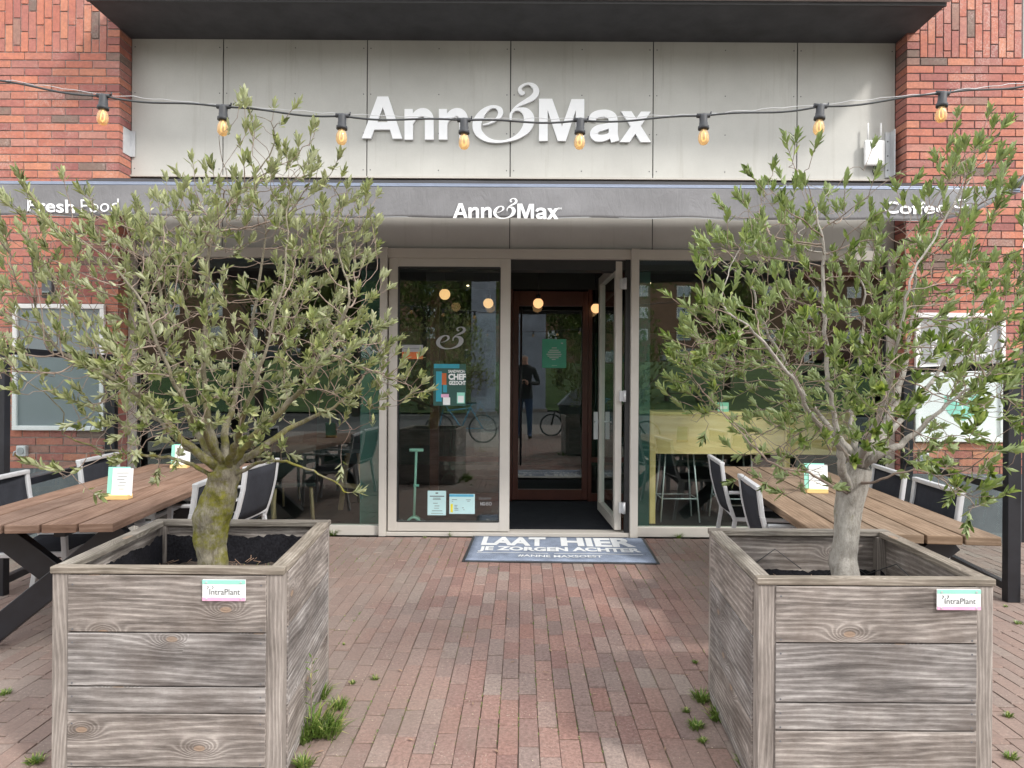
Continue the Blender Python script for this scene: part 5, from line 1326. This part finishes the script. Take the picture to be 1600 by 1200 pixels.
e = empty('bicycle', (-2.05, -3.6, 0), 0, 'dark city bicycle parked at the kerb, seen reflected', 'bicycle')
wheel(e, 0, .34); wheel(e, 1.08, .34)
q = MB(); q.tube([(0, 0, .34), (.12, 0, .95), (.55, 0, .35), (1.08, 0, .34), (.78, 0, .85), (.2, 0, .78)], .02, 6); q.tube([(.55, 0, .35), (.8, 0, .95)], .018, 6); q.tube([(.1, -.28, 1.0), (.1, .28, 1.0)], .016, 6); q.build('frame', 'blue', e)
q = MB(); q.box(.68, .93, -.07, .07, .95, 1.0); q.build('saddle', 'rubber', e, bevel=.02)

# photographer (only visible in the glass)
def person():
    e = empty('person', (.05, -.5, 0), 0, 'person in black jacket and jeans holding up a phone, seen reflected in the door', 'person'); e.scale = (1.28,) * 3
    def skin(name, V, E, m):
        me = bpy.data.meshes.new(name); me.from_pydata([v[:3] for v in V], E, []); o = bpy.data.objects.new(name, me); COL.objects.link(o); o.parent = e
        o.modifiers.new('skin', 'SKIN'); me.skin_vertices[0].data[0].use_root = True
        for i, v in enumerate(V): me.skin_vertices[0].data[i].radius = (v[3], v[4] if len(v) > 4 else v[3])
        s = o.modifiers.new('sub', 'SUBSURF'); s.levels = s.render_levels = 1; me.materials.append(M[m]); return o
    V = [(0, 0, .95, .15, .11), (0, 0, 1.2, .15, .11), (0, .01, 1.42, .17, .1), (0, .02, 1.52, .06), (0, .03, 1.62, .085, .1), (0, .03, 1.72, .08, .09),
         (.19, 0, 1.43, .06), (.3, .04, 1.14, .05), (.1, .3, 1.15, .035), (-.19, 0, 1.43, .06), (-.3, .04, 1.14, .05), (-.08, .3, 1.15, .035),
         (.1, 0, .85, .1), (.11, .02, .48, .065), (.12, -.02, .1, .05), (-.1, 0, .85, .1), (-.11, .02, .48, .065), (-.12, -.02, .1, .05), (.13, .12, .05, .045), (-.13, .12, .05, .045)]
    E = [(0, 1), (1, 2), (2, 3), (3, 4), (4, 5), (2, 6), (6, 7), (7, 8), (2, 9), (9, 10), (10, 11), (0, 12), (12, 13), (13, 14), (0, 15), (15, 16), (16, 17), (14, 18), (17, 19)]
    b = skin('body', V, E, 'jacket'); b.data.materials.append(M['jeans']); b.data.materials.append(M['skin'])
    t = M['jacket'].node_tree; bs = t.nodes['Principled BSDF']
    g = N(t, 'ShaderNodeTexCoord'); sp = N(t, 'ShaderNodeSeparateXYZ'); L(t, g.outputs['Object'], sp.inputs[0])
    r = ramp(t, [(0, (.03, .03, .03)), (.05, (.035, .07, .15)), (.46, (.02, .02, .022)), (.845, (.45, .27, .2)), (.93, (.3, .25, .2))], 'CONSTANT'); L(t, math_n(t, 'DIVIDE', sp.outputs[2], 1.8), r.inputs[0]); L(t, r.outputs[0], bs.inputs['Base Color'])
    for s in (-1, 1):
        V = [(s * .08 + .005, .32, 1.12, .028, .016), (s * .05, .34, 1.17, .03, .014)]; E = [(0, 1)]
        for k in range(4): a = len(V); V += [(s * .05 - s * .02 * k + s * .02, .345, 1.19 + .01 * k, .009), (s * .03 - s * .02 * k + s * .01, .355, 1.2 + .006 * k, .008)]; E += [(1, a), (a, a + 1)]
        a = len(V); V += [(s * .03, .34, 1.15, .01), (s * .02, .355, 1.17, .009)]; E += [(0, a), (a, a + 1)]
        skin('hand', V, E, 'skin')
    q = MB(); q.box(-.04, .04, .10, .12, 1.6, 1.62); q.build('nose', 'skin', e)
    return e
pr = person()
ph = empty('phone', (.05, -.06, 1.5), 0, 'dark phone held up by the photographer, seen reflected', 'phone')
q = MB(); q.box(-.078, .078, -.004, .004, -.037, .037); q.build('case', 'black', ph, bevel=.003)
